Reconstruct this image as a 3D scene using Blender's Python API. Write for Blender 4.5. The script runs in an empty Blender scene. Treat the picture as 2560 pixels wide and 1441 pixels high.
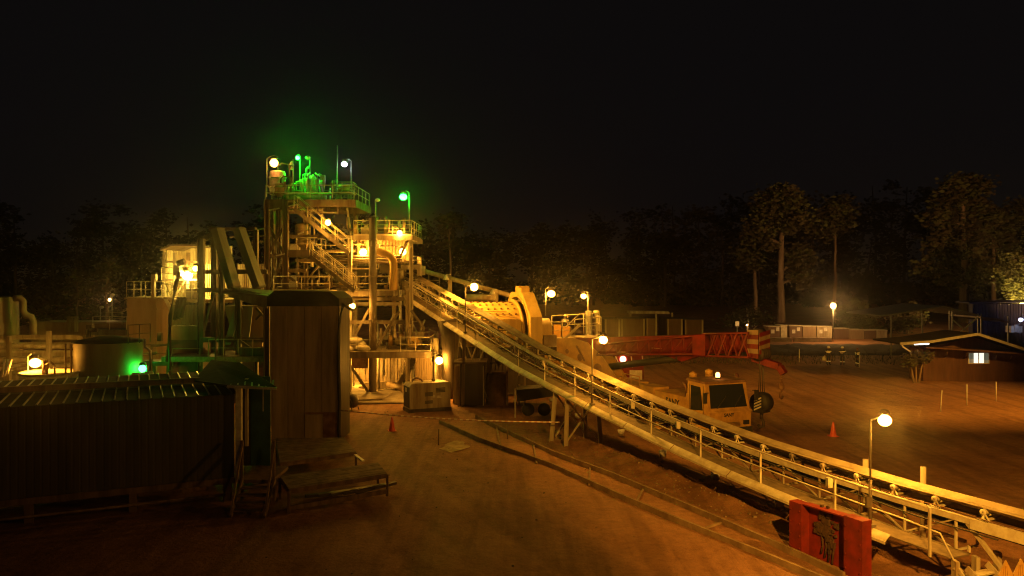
import bpy, bmesh, math, random
from mathutils import Vector, Matrix, noise
V = Vector
R = random.Random(11)
sc = bpy.context.scene
COL = sc.collection
PI = math.pi
F, H, HY = 2000.0, 8.0, 700.0        # focal length in photo pixels, eye height, horizon row


def P(px, py, Y):
    """world point at distance Y seen at photo pixel px, py"""
    return V(((px - 1280) / F * Y, Y, H - (py - HY) / F * Y))


def G(px, py, z=0.0):
    Y = (H - z) * F / (py - HY)
    return V(((px - 1280) / F * Y, Y, z))


# ------------------------------------------------------------------ materials
def mat(name, c1, c2=None, scale=3.0, rough=.6, metal=0.0, bump=0.0, bscale=25.0, streak=False, detail=6, lo=.38, hi=.66, spec=.4):
    m = bpy.data.materials.new(name)
    m.use_nodes = True
    nt = m.node_tree
    N, L = nt.nodes, nt.links
    b = N['Principled BSDF']
    b.inputs['Roughness'].default_value = rough
    b.inputs['Metallic'].default_value = metal
    b.inputs['Specular IOR Level'].default_value = spec
    b.inputs['Base Color'].default_value = (*c1, 1)
    if c2 is None and not bump:
        return m
    tc = N.new('ShaderNodeTexCoord')
    mp = N.new('ShaderNodeMapping')
    L.new(tc.outputs['Object'], mp.inputs['Vector'])
    if streak:
        mp.inputs['Scale'].default_value = (1, 1, .12)
    if c2 is not None:
        n = N.new('ShaderNodeTexNoise')
        n.inputs['Scale'].default_value = scale
        n.inputs['Detail'].default_value = detail
        n.inputs['Roughness'].default_value = .65
        L.new(mp.outputs[0], n.inputs['Vector'])
        r = N.new('ShaderNodeValToRGB')
        r.color_ramp.elements[0].position = lo
        r.color_ramp.elements[1].position = hi
        r.color_ramp.elements[0].color = (*c2, 1)
        r.color_ramp.elements[1].color = (*c1, 1)
        L.new(n.outputs['Fac'], r.inputs['Fac'])
        L.new(r.outputs['Color'], b.inputs['Base Color'])
        mr = N.new('ShaderNodeMapRange')
        mr.inputs['To Min'].default_value = min(1, rough + .2)
        mr.inputs['To Max'].default_value = max(.05, rough - .1)
        L.new(n.outputs['Fac'], mr.inputs['Value'])
        L.new(mr.outputs[0], b.inputs['Roughness'])
    if bump:
        n2 = N.new('ShaderNodeTexNoise')
        n2.inputs['Scale'].default_value = bscale
        n2.inputs['Detail'].default_value = 5
        L.new(tc.outputs['Object'], n2.inputs['Vector'])
        bp = N.new('ShaderNodeBump')
        bp.inputs['Strength'].default_value = bump
        bp.inputs['Distance'].default_value = .05
        L.new(n2.outputs['Fac'], bp.inputs['Height'])
        L.new(bp.outputs[0], b.inputs['Normal'])
    return m


LAMPL = {}


def emit(name, col, strength):
    LAMPL[name] = (col, strength)
    lamp = strength > 12
    if lamp:        # overexposed glass: the light itself comes from the lamp inside
        m_ = max(col); col = tuple(.30 * c / m_ + .70 * k for c, k in zip(col, (.25, 1, .85) if col[0] < .1 else (1, .93, .58) if col[2] < .2 else (1, 1, 1))); strength = 1.9
    m = bpy.data.materials.new(name)
    m.use_nodes = True
    b = m.node_tree.nodes['Principled BSDF']
    b.inputs['Base Color'].default_value = (.8, .8, .8, 1)
    b.inputs['Emission Color'].default_value = (*col, 1)
    b.inputs['Emission Strength'].default_value = strength
    if lamp: m.cycles.emission_sampling = 'NONE'
    return m


M = {}
M['cream'] = mat('cream_paint', (.55, .50, .38), (.24, .17, .10), 1.6, .5, streak=True)
M['cream2'] = mat('cream_clean', (.62, .57, .44), (.42, .35, .24), 2.5, .45)
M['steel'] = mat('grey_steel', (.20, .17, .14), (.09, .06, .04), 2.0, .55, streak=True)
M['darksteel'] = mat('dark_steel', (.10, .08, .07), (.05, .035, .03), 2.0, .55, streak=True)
M['galv'] = mat('galvanised', (.5, .5, .48), (.33, .32, .30), 4, .4, metal=.35)
M['grating'] = mat('deck_grating', (.36, .30, .21), (.22, .17, .11), 5, .7, bump=.3, bscale=30)
M['rust'] = mat('rusty_plate', (.26, .15, .09), (.12, .05, .025), 2.2, .8, bump=.15)
M['white'] = mat('white_paint', (.75, .74, .70), (.5, .46, .4), 4, .45)
M['black'] = mat('black_rubber', (.02, .02, .02), (.035, .03, .026), 6, .6)
M['yellow'] = mat('yellow_paint', (.55, .32, .08), (.33, .18, .05), 1.5, .4)
M['mill'] = mat('mill_paint', (.66, .47, .15), (.44, .28, .08), 1.2, .5, streak=True)
M['red'] = mat('red_paint', (.23, .02, .013), (.11, .012, .008), 1.5, .45)
M['redbox'] = mat('red_frame_paint', (.23, .022, .014), (.13, .015, .01), 2.5, .55, bump=.05)
M['dirtstain'] = mat('caked_mud', (.10, .055, .035), (.05, .03, .02), 8, .95, bump=.6, bscale=30)
M['stripered'] = mat('stripe_red', (.6, .05, .03))
M['glass'] = mat('dark_glass', (.02, .024, .028), rough=.08, spec=.8)
M['corr'] = mat('corrugated_iron', (.20, .16, .14), (.10, .065, .05), 1.1, .5, streak=True, metal=.2)
M['hutwall'] = mat('hut_wall', (.10, .085, .078), (.055, .047, .043), 1.0, .75, streak=True)
M['hutroof'] = mat('hut_roof', (.05, .035, .028), (.03, .02, .016), 1.2, .85, spec=.15)
M['clad'] = mat('brown_cladding', (.34, .265, .20), (.19, .14, .10), 2.2, .75, streak=True)
M['teal'] = mat('teal_door', (.035, .10, .13), (.02, .06, .08), 2, .5)
M['wood'] = mat('weathered_wood', (.23, .15, .10), (.11, .07, .045), 3, .8, streak=True)
M['concrete'] = mat('concrete', (.36, .31, .25), (.20, .15, .11), 1.2, .85, bump=.2)
M['belt'] = mat('dusty_belt', (.40, .32, .21), (.25, .19, .12), 1.5, .8)
M['tank'] = mat('tank_plate', (.36, .27, .18), (.21, .14, .085), .8, .55, streak=True)
M['walkplate'] = mat('walkway_plate', (.20, .145, .09), (.11, .08, .05), 3, .7, bump=.2, bscale=40)
M['trim'] = mat('dull_trim', (.34, .33, .31), (.2, .19, .18), 3, .6)
M['roofdark'] = mat('dark_roof', (.03, .027, .026), (.018, .015, .014), 3, .95, spec=.1)
M['rib'] = mat('roof_rib_glint', (.30, .28, .26), (.2, .17, .15), 2, .35, metal=.8)  # ribs of the same sheet, lighter and glossier to carry lamp glints
M['greypanel'] = mat('grey_sheet', (.30, .30, .26), (.20, .19, .16), 1.0, .5, streak=True)
M['bag'] = mat('white_bag', (.62, .58, .48), (.45, .38, .28), 4, .8, bump=.3, bscale=6)
M['cone'] = mat('orange_plastic', (.65, .09, .03), (.5, .06, .02), 4, .5)
M['skin'] = mat('skin', (.22, .12, .08), rough=.6)
M['cloth'] = mat('navy_cloth', (.028, .028, .04), (.02, .018, .025), 8, .9)
M['reflect'] = mat('reflective_tape', (.9, .9, .88), rough=.3)
M['helmet'] = mat('helmet_plastic', (.7, .68, .62), rough=.35)
M['helmetdark'] = mat('helmet_dark', (.12, .05, .04), rough=.35)
M['bark'] = mat('pale_bark', (.34, .25, .18), (.18, .12, .085), 1.5, .9, streak=True, bump=.3, bscale=6)
M['leaf'] = mat('leaf_dark', (.085, .065, .03), (.045, .036, .018), .35, .7)
M['leaf2'] = mat('leaf_mid', (.12, .12, .045), (.07, .08, .025), .35, .7)
M['housewall'] = mat('house_boards', (.12, .055, .045), (.075, .035, .03), 3, .8, streak=True)
M['blue'] = mat('blue_sheet', (.025, .03, .12), (.015, .018, .07), 1.0, .6, streak=True)
M['container'] = mat('container_paint', (.20, .13, .09), (.12, .07, .05), .8, .7, streak=True)
M['mud'] = mat('grass_bank_soil', (.055, .04, .025), (.03, .022, .014), .8, .95, bump=.5, bscale=3)
# lamps : colour is the light the lamp gives
SOD = (1.0, .42, .036)
M['l_sod'] = emit('sodium_glass', SOD, 611.8)
M['l_sodhi'] = emit('sodium_glass_strong', SOD, 672)
M['l_tower'] = emit('sodium_glass_tower', SOD, 226.8)
M['l_tree'] = emit('assumed_tree_lamp_glass', (1.0, .66, .12), 462)
M['l_red'] = emit('orange_lamp_glass', (1.0, .26, .02), 12.32)
M['l_green'] = emit('green_lamp_glass', (.001, 1.0, .008), 1226.53)
M['l_greenlow'] = emit('green_lamp_glass_low', (.006, 1.0, .04), 45.864)
M['l_green2'] = emit('green_lamp_glass_strong', (.002, 1.0, .013), 95)
M['l_white'] = emit('white_lamp_glass', (.75, .9, 1.0), 19.6)
M['l_warm'] = emit('warm_lamp_glass', (1.0, .50, .13), 322)
M['l_yg'] = emit('metal_halide_glass', (1.0, .66, .09), 345.8)
M['l_beacon'] = emit('beacon_glass', (1.0, .38, .08), 11)
M['l_tube'] = emit('tube_glass', (1.0, .85, .75), 5)
M['l_win'] = emit('lit_window', (.95, .9, .72), 1.3)
M['l_tail'] = emit('tail_lamp_glass', (1.0, .22, .15), 9)
M['l_cool'] = emit('assumed_cool_lamp_glass', (.55, .62, 1.0), 21.6)


# ------------------------------------------------------------------ mesh builder
def basis(d):
    z = d.normalized()
    ref = V((0, 0, 1)) if abs(z.z) < .97 else V((1, 0, 0))
    x = ref.cross(z).normalized()
    y = z.cross(x)
    return x, y, z


ROOTS = {}


class MB:
    def __init__(s):
        s.v, s.f, s.mi, s.sm = [], [], [], []
        s.m = 0

    def face(s, idx, smooth=False):
        s.f.append(idx); s.mi.append(s.m); s.sm.append(smooth)

    def add(s, pts):
        n = len(s.v); s.v += [V(p) for p in pts]; return n

    def quad(s, *pts):
        n = s.add(pts); s.face(list(range(n, n + len(pts)))); return s

    def hexa(s, c):
        n = s.add(c)
        for q in ((0, 3, 2, 1), (4, 5, 6, 7), (0, 1, 5, 4), (1, 2, 6, 5), (2, 3, 7, 6), (3, 0, 4, 7)):
            s.face([n + i for i in q])
        return s

    def box(s, c, sz, rz=0.0):
        c = V(c); a, b, h = sz[0] / 2, sz[1] / 2, sz[2] / 2
        cs, sn = math.cos(rz), math.sin(rz)
        pts = []
        for z in (-h, h):
            for x, y in ((-a, -b), (a, -b), (a, b), (-a, b)):
                pts.append(c + V((x * cs - y * sn, x * sn + y * cs, z)))
        return s.hexa(pts)

    def bx(s, x0, x1, y0, y1, z0, z1):
        return s.box(((x0 + x1) / 2, (y0 + y1) / 2, (z0 + z1) / 2), (abs(x1 - x0), abs(y1 - y0), abs(z1 - z0)))

    def beam(s, p, q, w, h=None):
        p, q = V(p), V(q); h = w if h is None else h
        x, y, z = basis(q - p)
        c = []
        for e in (p, q):
            for i, j in ((-1, -1), (1, -1), (1, 1), (-1, 1)):
                c.append(e + x * (i * w / 2) + y * (j * h / 2))
        return s.hexa(c)

    def ibeam(s, p, q, w, h, t=.03):
        p, q = V(p), V(q)
        x, y, z = basis(q - p)
        s.beam(p + y * (h / 2 - t / 2), q + y * (h / 2 - t / 2), w, t)
        s.beam(p - y * (h / 2 - t / 2), q - y * (h / 2 - t / 2), w, t)
        return s.beam(p, q, t, h - 2 * t - .002)

    def tube(s, p, q, r, r2=None, n=8, cap=True):
        p, q = V(p), V(q); r2 = r if r2 is None else r2
        x, y, z = basis(q - p)
        a = s.add([p + x * (r * math.cos(2 * PI * i / n)) + y * (r * math.sin(2 * PI * i / n)) for i in range(n)])
        b = s.add([q + x * (r2 * math.cos(2 * PI * i / n)) + y * (r2 * math.sin(2 * PI * i / n)) for i in range(n)])
        for i in range(n):
            j = (i + 1) % n
            s.face([a + i, a + j, b + j, b + i], True)
        if cap:
            s.face([a + i for i in range(n)][::-1]); s.face([b + i for i in range(n)])
        return s

    def path(s, pts, r, n=8, rs=None):
        pts = [V(p) for p in pts]
        rings = []
        for k, p in enumerate(pts):
            d = (pts[min(k + 1, len(pts) - 1)] - pts[max(k - 1, 0)])
            x, y, z = basis(d)
            rr = rs[k] if rs else r
            rings.append(s.add([p + x * (rr * math.cos(2 * PI * i / n)) + y * (rr * math.sin(2 * PI * i / n)) for i in range(n)]))
        for a, b in zip(rings, rings[1:]):
            # match ring orientation to avoid twists
            best = min(range(n), key=lambda o: (s.v[a] - s.v[b + o]).length)
            for i in range(n):
                j = (i + 1) % n
                s.face([a + i, a + j, b + (j + best) % n, b + (i + best) % n], True)
        s.face([rings[0] + i for i in range(n)][::-1]); s.face([rings[-1] + i for i in range(n)])
        return s

    def lathe(s, c, prof, n=20, axis=None, a0=0.0, a1=2 * PI):
        c = V(c)
        x, y, z = (V((1, 0, 0)), V((0, 1, 0)), V((0, 0, 1))) if axis is None else basis(V(axis))
        full = abs(a1 - a0 - 2 * PI) < 1e-6
        k = n if full else n + 1
        rings = []
        for r, h in prof:
            rings.append(s.add([c + x * (r * math.cos(a0 + (a1 - a0) * i / n)) + y * (r * math.sin(a0 + (a1 - a0) * i / n)) + z * h for i in range(k)]))
        for a, b in zip(rings, rings[1:]):
            for i in range(n):
                j = (i + 1) % k
                s.face([a + i, a + j, b + j, b + i], True)
        return s

    def sphere(s, c, r, n=12, m=8, sz=1.0):
        prof = [(max(1e-4, r * math.sin(PI * k / m)), -r * sz * math.cos(PI * k / m)) for k in range(m + 1)]
        return s.lathe(c, prof, n)

    def prism(s, poly, ext):
        poly = [V(p) for p in poly]; ext = V(ext); n = len(poly)
        a = s.add(poly); b = s.add([p + ext for p in poly])
        s.face([a + i for i in range(n)][::-1]); s.face([b + i for i in range(n)])
        for i in range(n):
            j = (i + 1) % n
            s.face([a + i, a + j, b + j, b + i])
        return s

    def sweep(s, rows, closed=True):
        n = len(rows[0])
        ids = [s.add(r) for r in rows]
        for a, b in zip(ids, ids[1:]):
            for i in range(n if closed else n - 1):
                j = (i + 1) % n
                s.face([a + i, a + j, b + j, b + i])
        if closed:
            s.face([ids[0] + i for i in range(n)]); s.face([ids[-1] + i for i in range(n)][::-1])
        return s

    def corr(s, o, u, v, n, amp, rib=False):
        """corrugated sheet: n waves along u, running along v"""
        o, u, v = V(o), V(u), V(v); nn = u.cross(v).normalized()
        prof = []
        for i in range(n):
            for t, a in (((0, 0), (.42, 0), (.45, 1), (.53, 1), (.56, 0)) if rib else ((0, 0), (.3, 0), (.42, 1), (.58, 1), (.7, 0))):
                prof.append(((i + t) / n, a * amp))
        prof.append((1, 0))
        a = s.add([o + u * t + nn * h for t, h in prof]); b = s.add([o + u * t + v + nn * h for t, h in prof])
        for i in range(len(prof) - 1):
            if rib: s.m = 1 if i % 5 in (1, 2, 3) else 0
            s.face([a + i, a + i + 1, b + i + 1, b + i])
        s.m = 0
        return s

    def rail(s, pts, h=1.0, sp=1.6, r=.028, mid=True, toe=0.0):
        pts = [V(p) for p in pts]; up = V((0, 0, 1))
        for p, q in zip(pts, pts[1:]):
            L = (q - p).length; k = max(1, round(L / sp))
            for i in range(k + 1):
                a = p.lerp(q, i / k); s.tube(a, a + up * h, r, n=6)
            s.tube(p + up * h, q + up * h, r, n=6)
            if mid: s.tube(p + up * h * .5, q + up * h * .5, r * .8, n=6)
            if toe: s.beam(p + up * toe * .5, q + up * toe * .5, .02, toe)
        return s

    def build(s, name, mats, parent=None, local=False):
        if not isinstance(mats, (list, tuple)): mats = [mats]
        mats = [M[m] if isinstance(m, str) else m for m in mats]
        me = bpy.data.meshes.new(name)
        vs = s.v
        rt = ROOTS.get(parent.as_pointer()) if parent else None
        if rt and not local:
            loc, rz = rt; Mi = Matrix.Rotation(-rz, 4, 'Z')
            vs = [Mi @ (v - loc) for v in vs]
        me.from_pydata([tuple(v) for v in vs], [], s.f)
        for m in mats: me.materials.append(m)
        me.polygons.foreach_set('material_index', s.mi)
        me.polygons.foreach_set('use_smooth', s.sm)
        bm = bmesh.new(); bm.from_mesh(me)
        bmesh.ops.recalc_face_normals(bm, faces=bm.faces) if len(s.f) < 30000 else None
        bm.to_mesh(me); bm.free()
        o = bpy.data.objects.new(name, me); COL.objects.link(o)
        if parent:
            o.parent = parent
            if rt: ROOTS[o.as_pointer()] = rt
        return o


def tag(o, label=None, cat=None, group=None, kind=None):
    if label: o['label'] = label
    if cat: o['category'] = cat
    if group: o['group'] = group
    if kind: o['kind'] = kind
    return o


KEEP = []


def thing(name, label, cat, loc=(0, 0, 0), rz=0.0, group=None):
    o = bpy.data.objects.new(name, None); COL.objects.link(o)
    o.location = loc; o.rotation_euler = (0, 0, rz); o.empty_display_size = .2
    ROOTS[o.as_pointer()] = (V(loc), rz); KEEP.append(o)
    return tag(o, label, cat, group)


def single(mb, name, mats, label, cat, group=None, loc=None, kind=None):
    """a thing that is one mesh, its origin at loc"""
    if loc is not None:
        mb.v = [v - V(loc) for v in mb.v]
    o = mb.build(name, mats)
    if loc is not None: o.location = loc
    return tag(o, label, cat, group, kind)


def dup(root, loc, rz=None, label=None, group=None, scale=None):
    r = root.copy(); COL.objects.link(r); r.location = loc
    if rz is not None: r.rotation_euler = (0, 0, rz)
    if scale: r.scale = (scale,) * 3
    if label: r['label'] = label
    if group: r['group'] = group

    def rec(src, dst):
        for ch in src.children:
            c = ch.copy(); COL.objects.link(c); c.parent = dst
            rec(ch, c)
    rec(root, r)
    return r


UP = V((0, 0, 1))
# ------------------------------------------------------------------ camera, world
cam = bpy.data.cameras.new('camera')
cam.sensor_width = 36; cam.lens = F / 2560 * 36
cam.shift_y = (720.5 - HY) / 2560 * -1
cam.clip_end = 3000
co = bpy.data.objects.new('camera', cam); COL.objects.link(co)
co.location = (0, 0, H); co.rotation_euler = (PI / 2, 0, 0)
sc.camera = co
w = bpy.data.worlds.new('World'); sc.world = w; w.use_nodes = True
nt = w.node_tree
bg = nt.nodes['Background']
sky = nt.nodes.new('ShaderNodeTexSky'); sky.sky_type = 'NISHITA'; sky.sun_disc = False
sky.sun_elevation = math.radians(-9); sky.sun_rotation = math.radians(200)
mixn = nt.nodes.new('ShaderNodeMixRGB'); mixn.blend_type = 'ADD'; mixn.inputs[0].default_value = 1
mixn.inputs[2].default_value = (.0034, .0029, .0031, 1)       # even dark tone of the night sky
nt.links.new(sky.outputs[0], mixn.inputs[1]); nt.links.new(mixn.outputs[0], bg.inputs['Color'])
bg.inputs['Strength'].default_value = 1.0
vs = sc.view_settings
vs.view_transform = 'Standard'; vs.look = 'None'; vs.exposure = 0; vs.gamma = 1
sc.cycles.use_light_tree = True; sc.cycles.use_adaptive_sampling = False; sc.cycles.filter_width = 1.15
sc.cycles.sample_clamp_direct = 40; sc.cycles.sample_clamp_indirect = 2
sc.cycles.max_bounces = 5; sc.cycles.diffuse_bounces = 3; sc.cycles.glossy_bounces = 3
sc.cycles.caustics_reflective = False; sc.cycles.caustics_refractive = False

# ------------------------------------------------------------------ conveyor line helpers
ZW = [(12, .95), (18, 1.0), (22, 1.08), (25, 1.24), (27.4, 1.40), (30, 1.64), (32.3, 1.88), (36.4, 2.36), (43, 3.27), (49, 4.36), (55.6, 5.62), (62, 6.86), (68, 8.02)]


def zw(Y):
    for (a, za), (b, zb) in zip(ZW, ZW[1:]):
        if Y <= b: return za + (zb - za) * (Y - a) / (b - a)
    return ZW[-1][1]


CN = V((.909, .418, 0)); CD = V((-.418, .909, 0))


LIFT = [(12, .46), (18, .36), (22, .27), (27, .14), (33, .08), (43, .20), (49, .38), (70, .40)]


def lift(Y):
    for (a, za), (b, zb) in zip(LIFT, LIFT[1:]):
        if Y <= b: return za + (zb - za) * (Y - a) / (b - a)
    return LIFT[-1][1]


def E(Y, o=0.0, dz=0.0):
    """point of the conveyor: o metres to the right of the walkway edge, dz above the walkway"""
    if o > .77 and dz > .15: dz += lift(Y)
    elif dz > .3: dz += lift(Y) * .35
    return V((20.12 - .46 * Y, Y, zw(Y) + dz)) + CN * o


def Eg(Y, o, z):
    p = E(Y, o); p.z = z; return p


# ------------------------------------------------------------------ ground
def axis_vals(lo, hi, fine_lo, fine_hi, st):
    v = [fine_lo + i * st for i in range(int((fine_hi - fine_lo) / st) + 1)]
    a, s = fine_hi, st
    while a < hi: s *= 1.25; a += s; v.append(a)
    a, s = fine_lo, st
    while a > lo: s *= 1.25; a -= s; v.insert(0, a)
    return v


def ground_z(x, y):
    if y < 14 or y > 130: return -.05 if y < 14 else 0.0
    z = .05 * noise.noise(V((x * .35, y * .35, 0))) + .035 * noise.noise(V((x * 1.3, y * 1.3, 3)))
    # wheel ruts running along the yard
    for off, am in ((-5.6, .055), (-7.5, .06), (-10.2, .04), (-11.9, .045), (5.2, .05), (7.0, .05), (9.6, .04), (11.3, .04)):
        q = (x - (20.12 - .46 * y)) * .909 - off + .5 * math.sin(y * .13 + off) + .12 * noise.noise(V((x * .5, y * .5, off)))
        if abs(q) < .5: z -= am * math.exp(-(q / .2) ** 2) - am * .45 * math.exp(-((abs(q) - .36) / .1) ** 2)
    # spill heap along the far side of the conveyor
    c = E(y); d = (x - c.x) * .909
    k = max(0, 1 - abs(d - .9) / 1.6)
    if 23 < y < 44: z += k * k * .34 * (1 + .8 * noise.noise(V((x * .9, y * .9, 7)))) * min(1, (44 - y) / 6)
    return z


xs = axis_vals(-900, 900, -20, 26, .28); ys = axis_vals(-60, 1500, 19, 60, .28)
g = MB()
nx = len(xs)
g.v = [V((x, y, ground_z(x, y))) for y in ys for x in xs]
for j in range(len(ys) - 1):
    for i in range(nx - 1):
        a = j * nx + i
        g.face([a, a + 1, a + nx + 1, a + nx], True)
gm = bpy.data.materials.new('dirt_ground'); gm.use_nodes = True
nt = gm.node_tree; N, L = nt.nodes, nt.links
b = N['Principled BSDF']; b.inputs['Roughness'].default_value = .85; b.inputs['Specular IOR Level'].default_value = .25
tc = N.new('ShaderNodeTexCoord')


def ntex(sc_, det=8, rough=.6, vec=None):
    n = N.new('ShaderNodeTexNoise'); n.inputs['Scale'].default_value = sc_; n.inputs['Detail'].default_value = det
    n.inputs['Roughness'].default_value = rough
    L.new(vec or tc.outputs['Object'], n.inputs['Vector']); return n


def ramp(src, stops):
    r = N.new('ShaderNodeValToRGB')
    e = r.color_ramp.elements
    e[0].position, e[0].color = stops[0][0], (*stops[0][1], 1)
    e[1].position, e[1].color = stops[-1][0], (*stops[-1][1], 1)
    for p, c in stops[1:-1]:
        k = e.new(p); k.color = (*c, 1)
    L.new(src, r.inputs['Fac']); return r


n5 = ntex(34, 3, .7); n1 = ntex(.16); n2 = ntex(2.6, 12, .74); n3 = ntex(9, 6)
mp = N.new('ShaderNodeMapping'); mp.inputs['Rotation'].default_value = (0, 0, math.radians(-24)); mp.inputs['Scale'].default_value = (1.0, .06, 1)
L.new(tc.outputs['Object'], mp.inputs['Vector'])
n4 = ntex(1.1, 5, .6, mp.outputs[0])                       # wheel ruts along the yard
r1 = ramp(n1.outputs['Fac'], [(.35, (.25, .122, .068)), (.5, (.33, .168, .092)), (.66, (.38, .205, .12))])
r2 = ramp(n2.outputs['Fac'], [(.3, (.6, .56, .52)), (.5, (.9, .89, .88)), (.7, (1.12, 1.12, 1.12))])
r4 = ramp(n4.outputs['Fac'], [(.40, (.66, .63, .60)), (.52, (1, 1, 1))])
m1 = N.new('ShaderNodeMixRGB'); m1.blend_type = 'MULTIPLY'; m1.inputs[0].default_value = 1
m2 = N.new('ShaderNodeMixRGB'); m2.blend_type = 'MULTIPLY'; m2.inputs[0].default_value = .8
L.new(r1.outputs[0], m1.inputs[1]); L.new(r2.outputs[0], m1.inputs[2])
r5 = ramp(n5.outputs['Fac'], [(.3, (.55, .53, .5)), (.5, (1, 1, 1)), (.72, (1.35, 1.3, 1.25))])
m5 = N.new('ShaderNodeMixRGB'); m5.blend_type = 'MULTIPLY'; m5.inputs[0].default_value = .8
L.new(m1.outputs[0], m5.inputs[1]); L.new(r5.outputs[0], m5.inputs[2]); L.new(m5.outputs[0], m2.inputs[1]); L.new(r4.outputs[0], m2.inputs[2]); L.new(m2.outputs[0], b.inputs['Base Color'])
vor = N.new('ShaderNodeTexVoronoi'); vor.inputs['Scale'].default_value = 7; L.new(tc.outputs['Object'], vor.inputs['Vector'])
ad = N.new('ShaderNodeMath'); ad.operation = 'MULTIPLY_ADD'; ad.inputs[1].default_value = .5
L.new(n3.outputs['Fac'], ad.inputs[0]); L.new(n2.outputs['Fac'], ad.inputs[2])
bp = N.new('ShaderNodeBump'); bp.inputs['Strength'].default_value = .6; bp.inputs['Distance'].default_value = .08
L.new(ad.outputs[0], bp.inputs['Height']); L.new(bp.outputs[0], b.inputs['Normal'])
tag(g.build('ground', gm), kind='structure')

# scattered stones on the yard (uncountable)
st = MB()
for k in range(650):
    Y = R.uniform(21, 52); X = R.uniform(-8, 14)
    if k < 520: Y = R.uniform(23, 43); X = E(Y).x + R.gauss(.9, .9)
    r = R.uniform(.015, .04) * (1.6 if R.random() < .08 else 1)
    c = V((X, Y, ground_z(X, Y) + r * .3))
    st.hexa([c + V((sx * r * R.uniform(.5, 1), sy * r * R.uniform(.5, 1), sz * r * R.uniform(.4, .8))) for sz in (-1, 1) for sx, sy in ((-1, -1), (1, -1), (1, 1), (-1, 1))])
o = st.build('loose_stones', mat('stone', (.30, .22, .14), (.16, .11, .07), 4, .9))
tag(o, 'loose stones and spilled ore scattered over the dirt yard', 'stones', kind='stuff')

# raised concrete strip (two kerbs and fill) running beside the conveyor
kb = MB()
LK = [G(1099, 1059), G(1202, 1105), G(1380, 1170), G(1540, 1243), G(1672, 1300), G(1900, 1393), G(2060, 1460)]
RK = [G(1190, 1047), G(1380, 1137), G(1530, 1193), G(1780, 1300), G(2005, 1399), G(2110, 1450)]
for line in (LK, RK):
    rows = []
    for i, p in enumerate(line):
        d = (line[min(i + 1, len(line) - 1)] - line[max(i - 1, 0)]).normalized(); s = V((d.y, -d.x, 0))
        rows.append([p + s * .05 + UP * -.1, p + s * .045 + UP * .2, p - s * .045 + UP * .2, p - s * .05 + UP * -.1])
    kb.sweep(rows)
for t in (.12, .3, .52, .68, .86):
    a = LK[1].lerp(LK[5], t); b_ = RK[0].lerp(RK[4], t); kb.beam(a + UP * .06, b_ + UP * .06, .08, .06)
tag(kb.build('path_kerb', mat('kerb_concrete', (.30, .21, .13), (.16, .10, .06), 1.5, .9, bump=.3)), kind='structure')
fl = MB()
rows = []
for i in range(14):
    t = i / 13
    a = LK[0].lerp(LK[-1], t); b_ = RK[0].lerp(RK[-1], t)
    rows.append([a + UP * .1, b_ + UP * .1])
# concrete yard slab under the plant, pad by the reel, wet puddle, pale spilled patch
sl = MB()
sl.bx(-17, -4.6, 51.4, 68, -.2, .12)
sl.prism([G(842, 1006, .14), G(956, 1000, .14), G(982, 985, .14), G(842, 968, .14)], V((0, 0, .10)))
tag(sl.build('concrete_path', 'concrete'), kind='structure')
pu = MB()


def blob(c, rx, ry, n=26, z=0.0, seed=1):
    rr = random.Random(seed)
    ph = [rr.uniform(0, 6.3) for _ in range(4)]
    return [V((c.x + rx * math.cos(t) * (1 + .16 * math.sin(3 * t + ph[0]) + .1 * math.sin(5 * t + ph[1]) + .07 * math.sin(9 * t + ph[2])),
               c.y + ry * math.sin(t) * (1 + .16 * math.sin(2 * t + ph[3]) + .08 * math.sin(7 * t + ph[1])), z)) for t in [2 * PI * i / n for i in range(n)]]


pu.quad(*blob(V((-9.6, 59.6, 0)), 2.0, 2.4, z=.126, seed=4))
pu.quad(*blob(V((-7.2, 58.5, 0)), 2.2, 2.0, z=.127, seed=6))
wm = mat('puddle_water', (.05, .035, .02), rough=.06, spec=.6)
tag(pu.build('puddle', wm), kind='structure')
pp = MB()
c = G(1138, 1117)
edge = blob(c, .62, 1.05, 40, 0, 9)
for k in range(7):
    pp.add([V((q.x, q.y, ground_z(q.x, q.y) + .03)) for q in [c + (e_ - c) * (k / 6 + .001) for e_ in edge]])
for k in range(6):
    for i in range(40):
        j = (i + 1) % 40; pp.face([k * 40 + i, k * 40 + j, k * 40 + 40 + j, k * 40 + 40 + i], True)
tag(pp.build('pale_spill_path', mat('pale_slurry', (.5, .38, .2), (.3, .2, .11), 3, .8)), kind='structure')


def xz0(px, Y): return (px - 1280) / F * Y


# ------------------------------------------------------------------ lamps
def bulb(mb, p, r, ml=None, t=None):
    """glass of the lamp and the light it gives"""
    mb.sphere(p, r * .74, 14, 10, R.uniform(.8, 1.05))
    col, L_ = LAMPL[M[ml].name]
    l = bpy.data.lights.new('lamp_light', 'POINT'); l.color = col; l.shadow_soft_size = r * .79; l.use_soft_falloff = False; l.energy = 4 * PI * PI * (r * .84) ** 2 * L_
    o = bpy.data.objects.new('lamp_light', l); COL.objects.link(o); o.parent = t; o.location = V(p) - ROOTS[t.as_pointer()][0]


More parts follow.
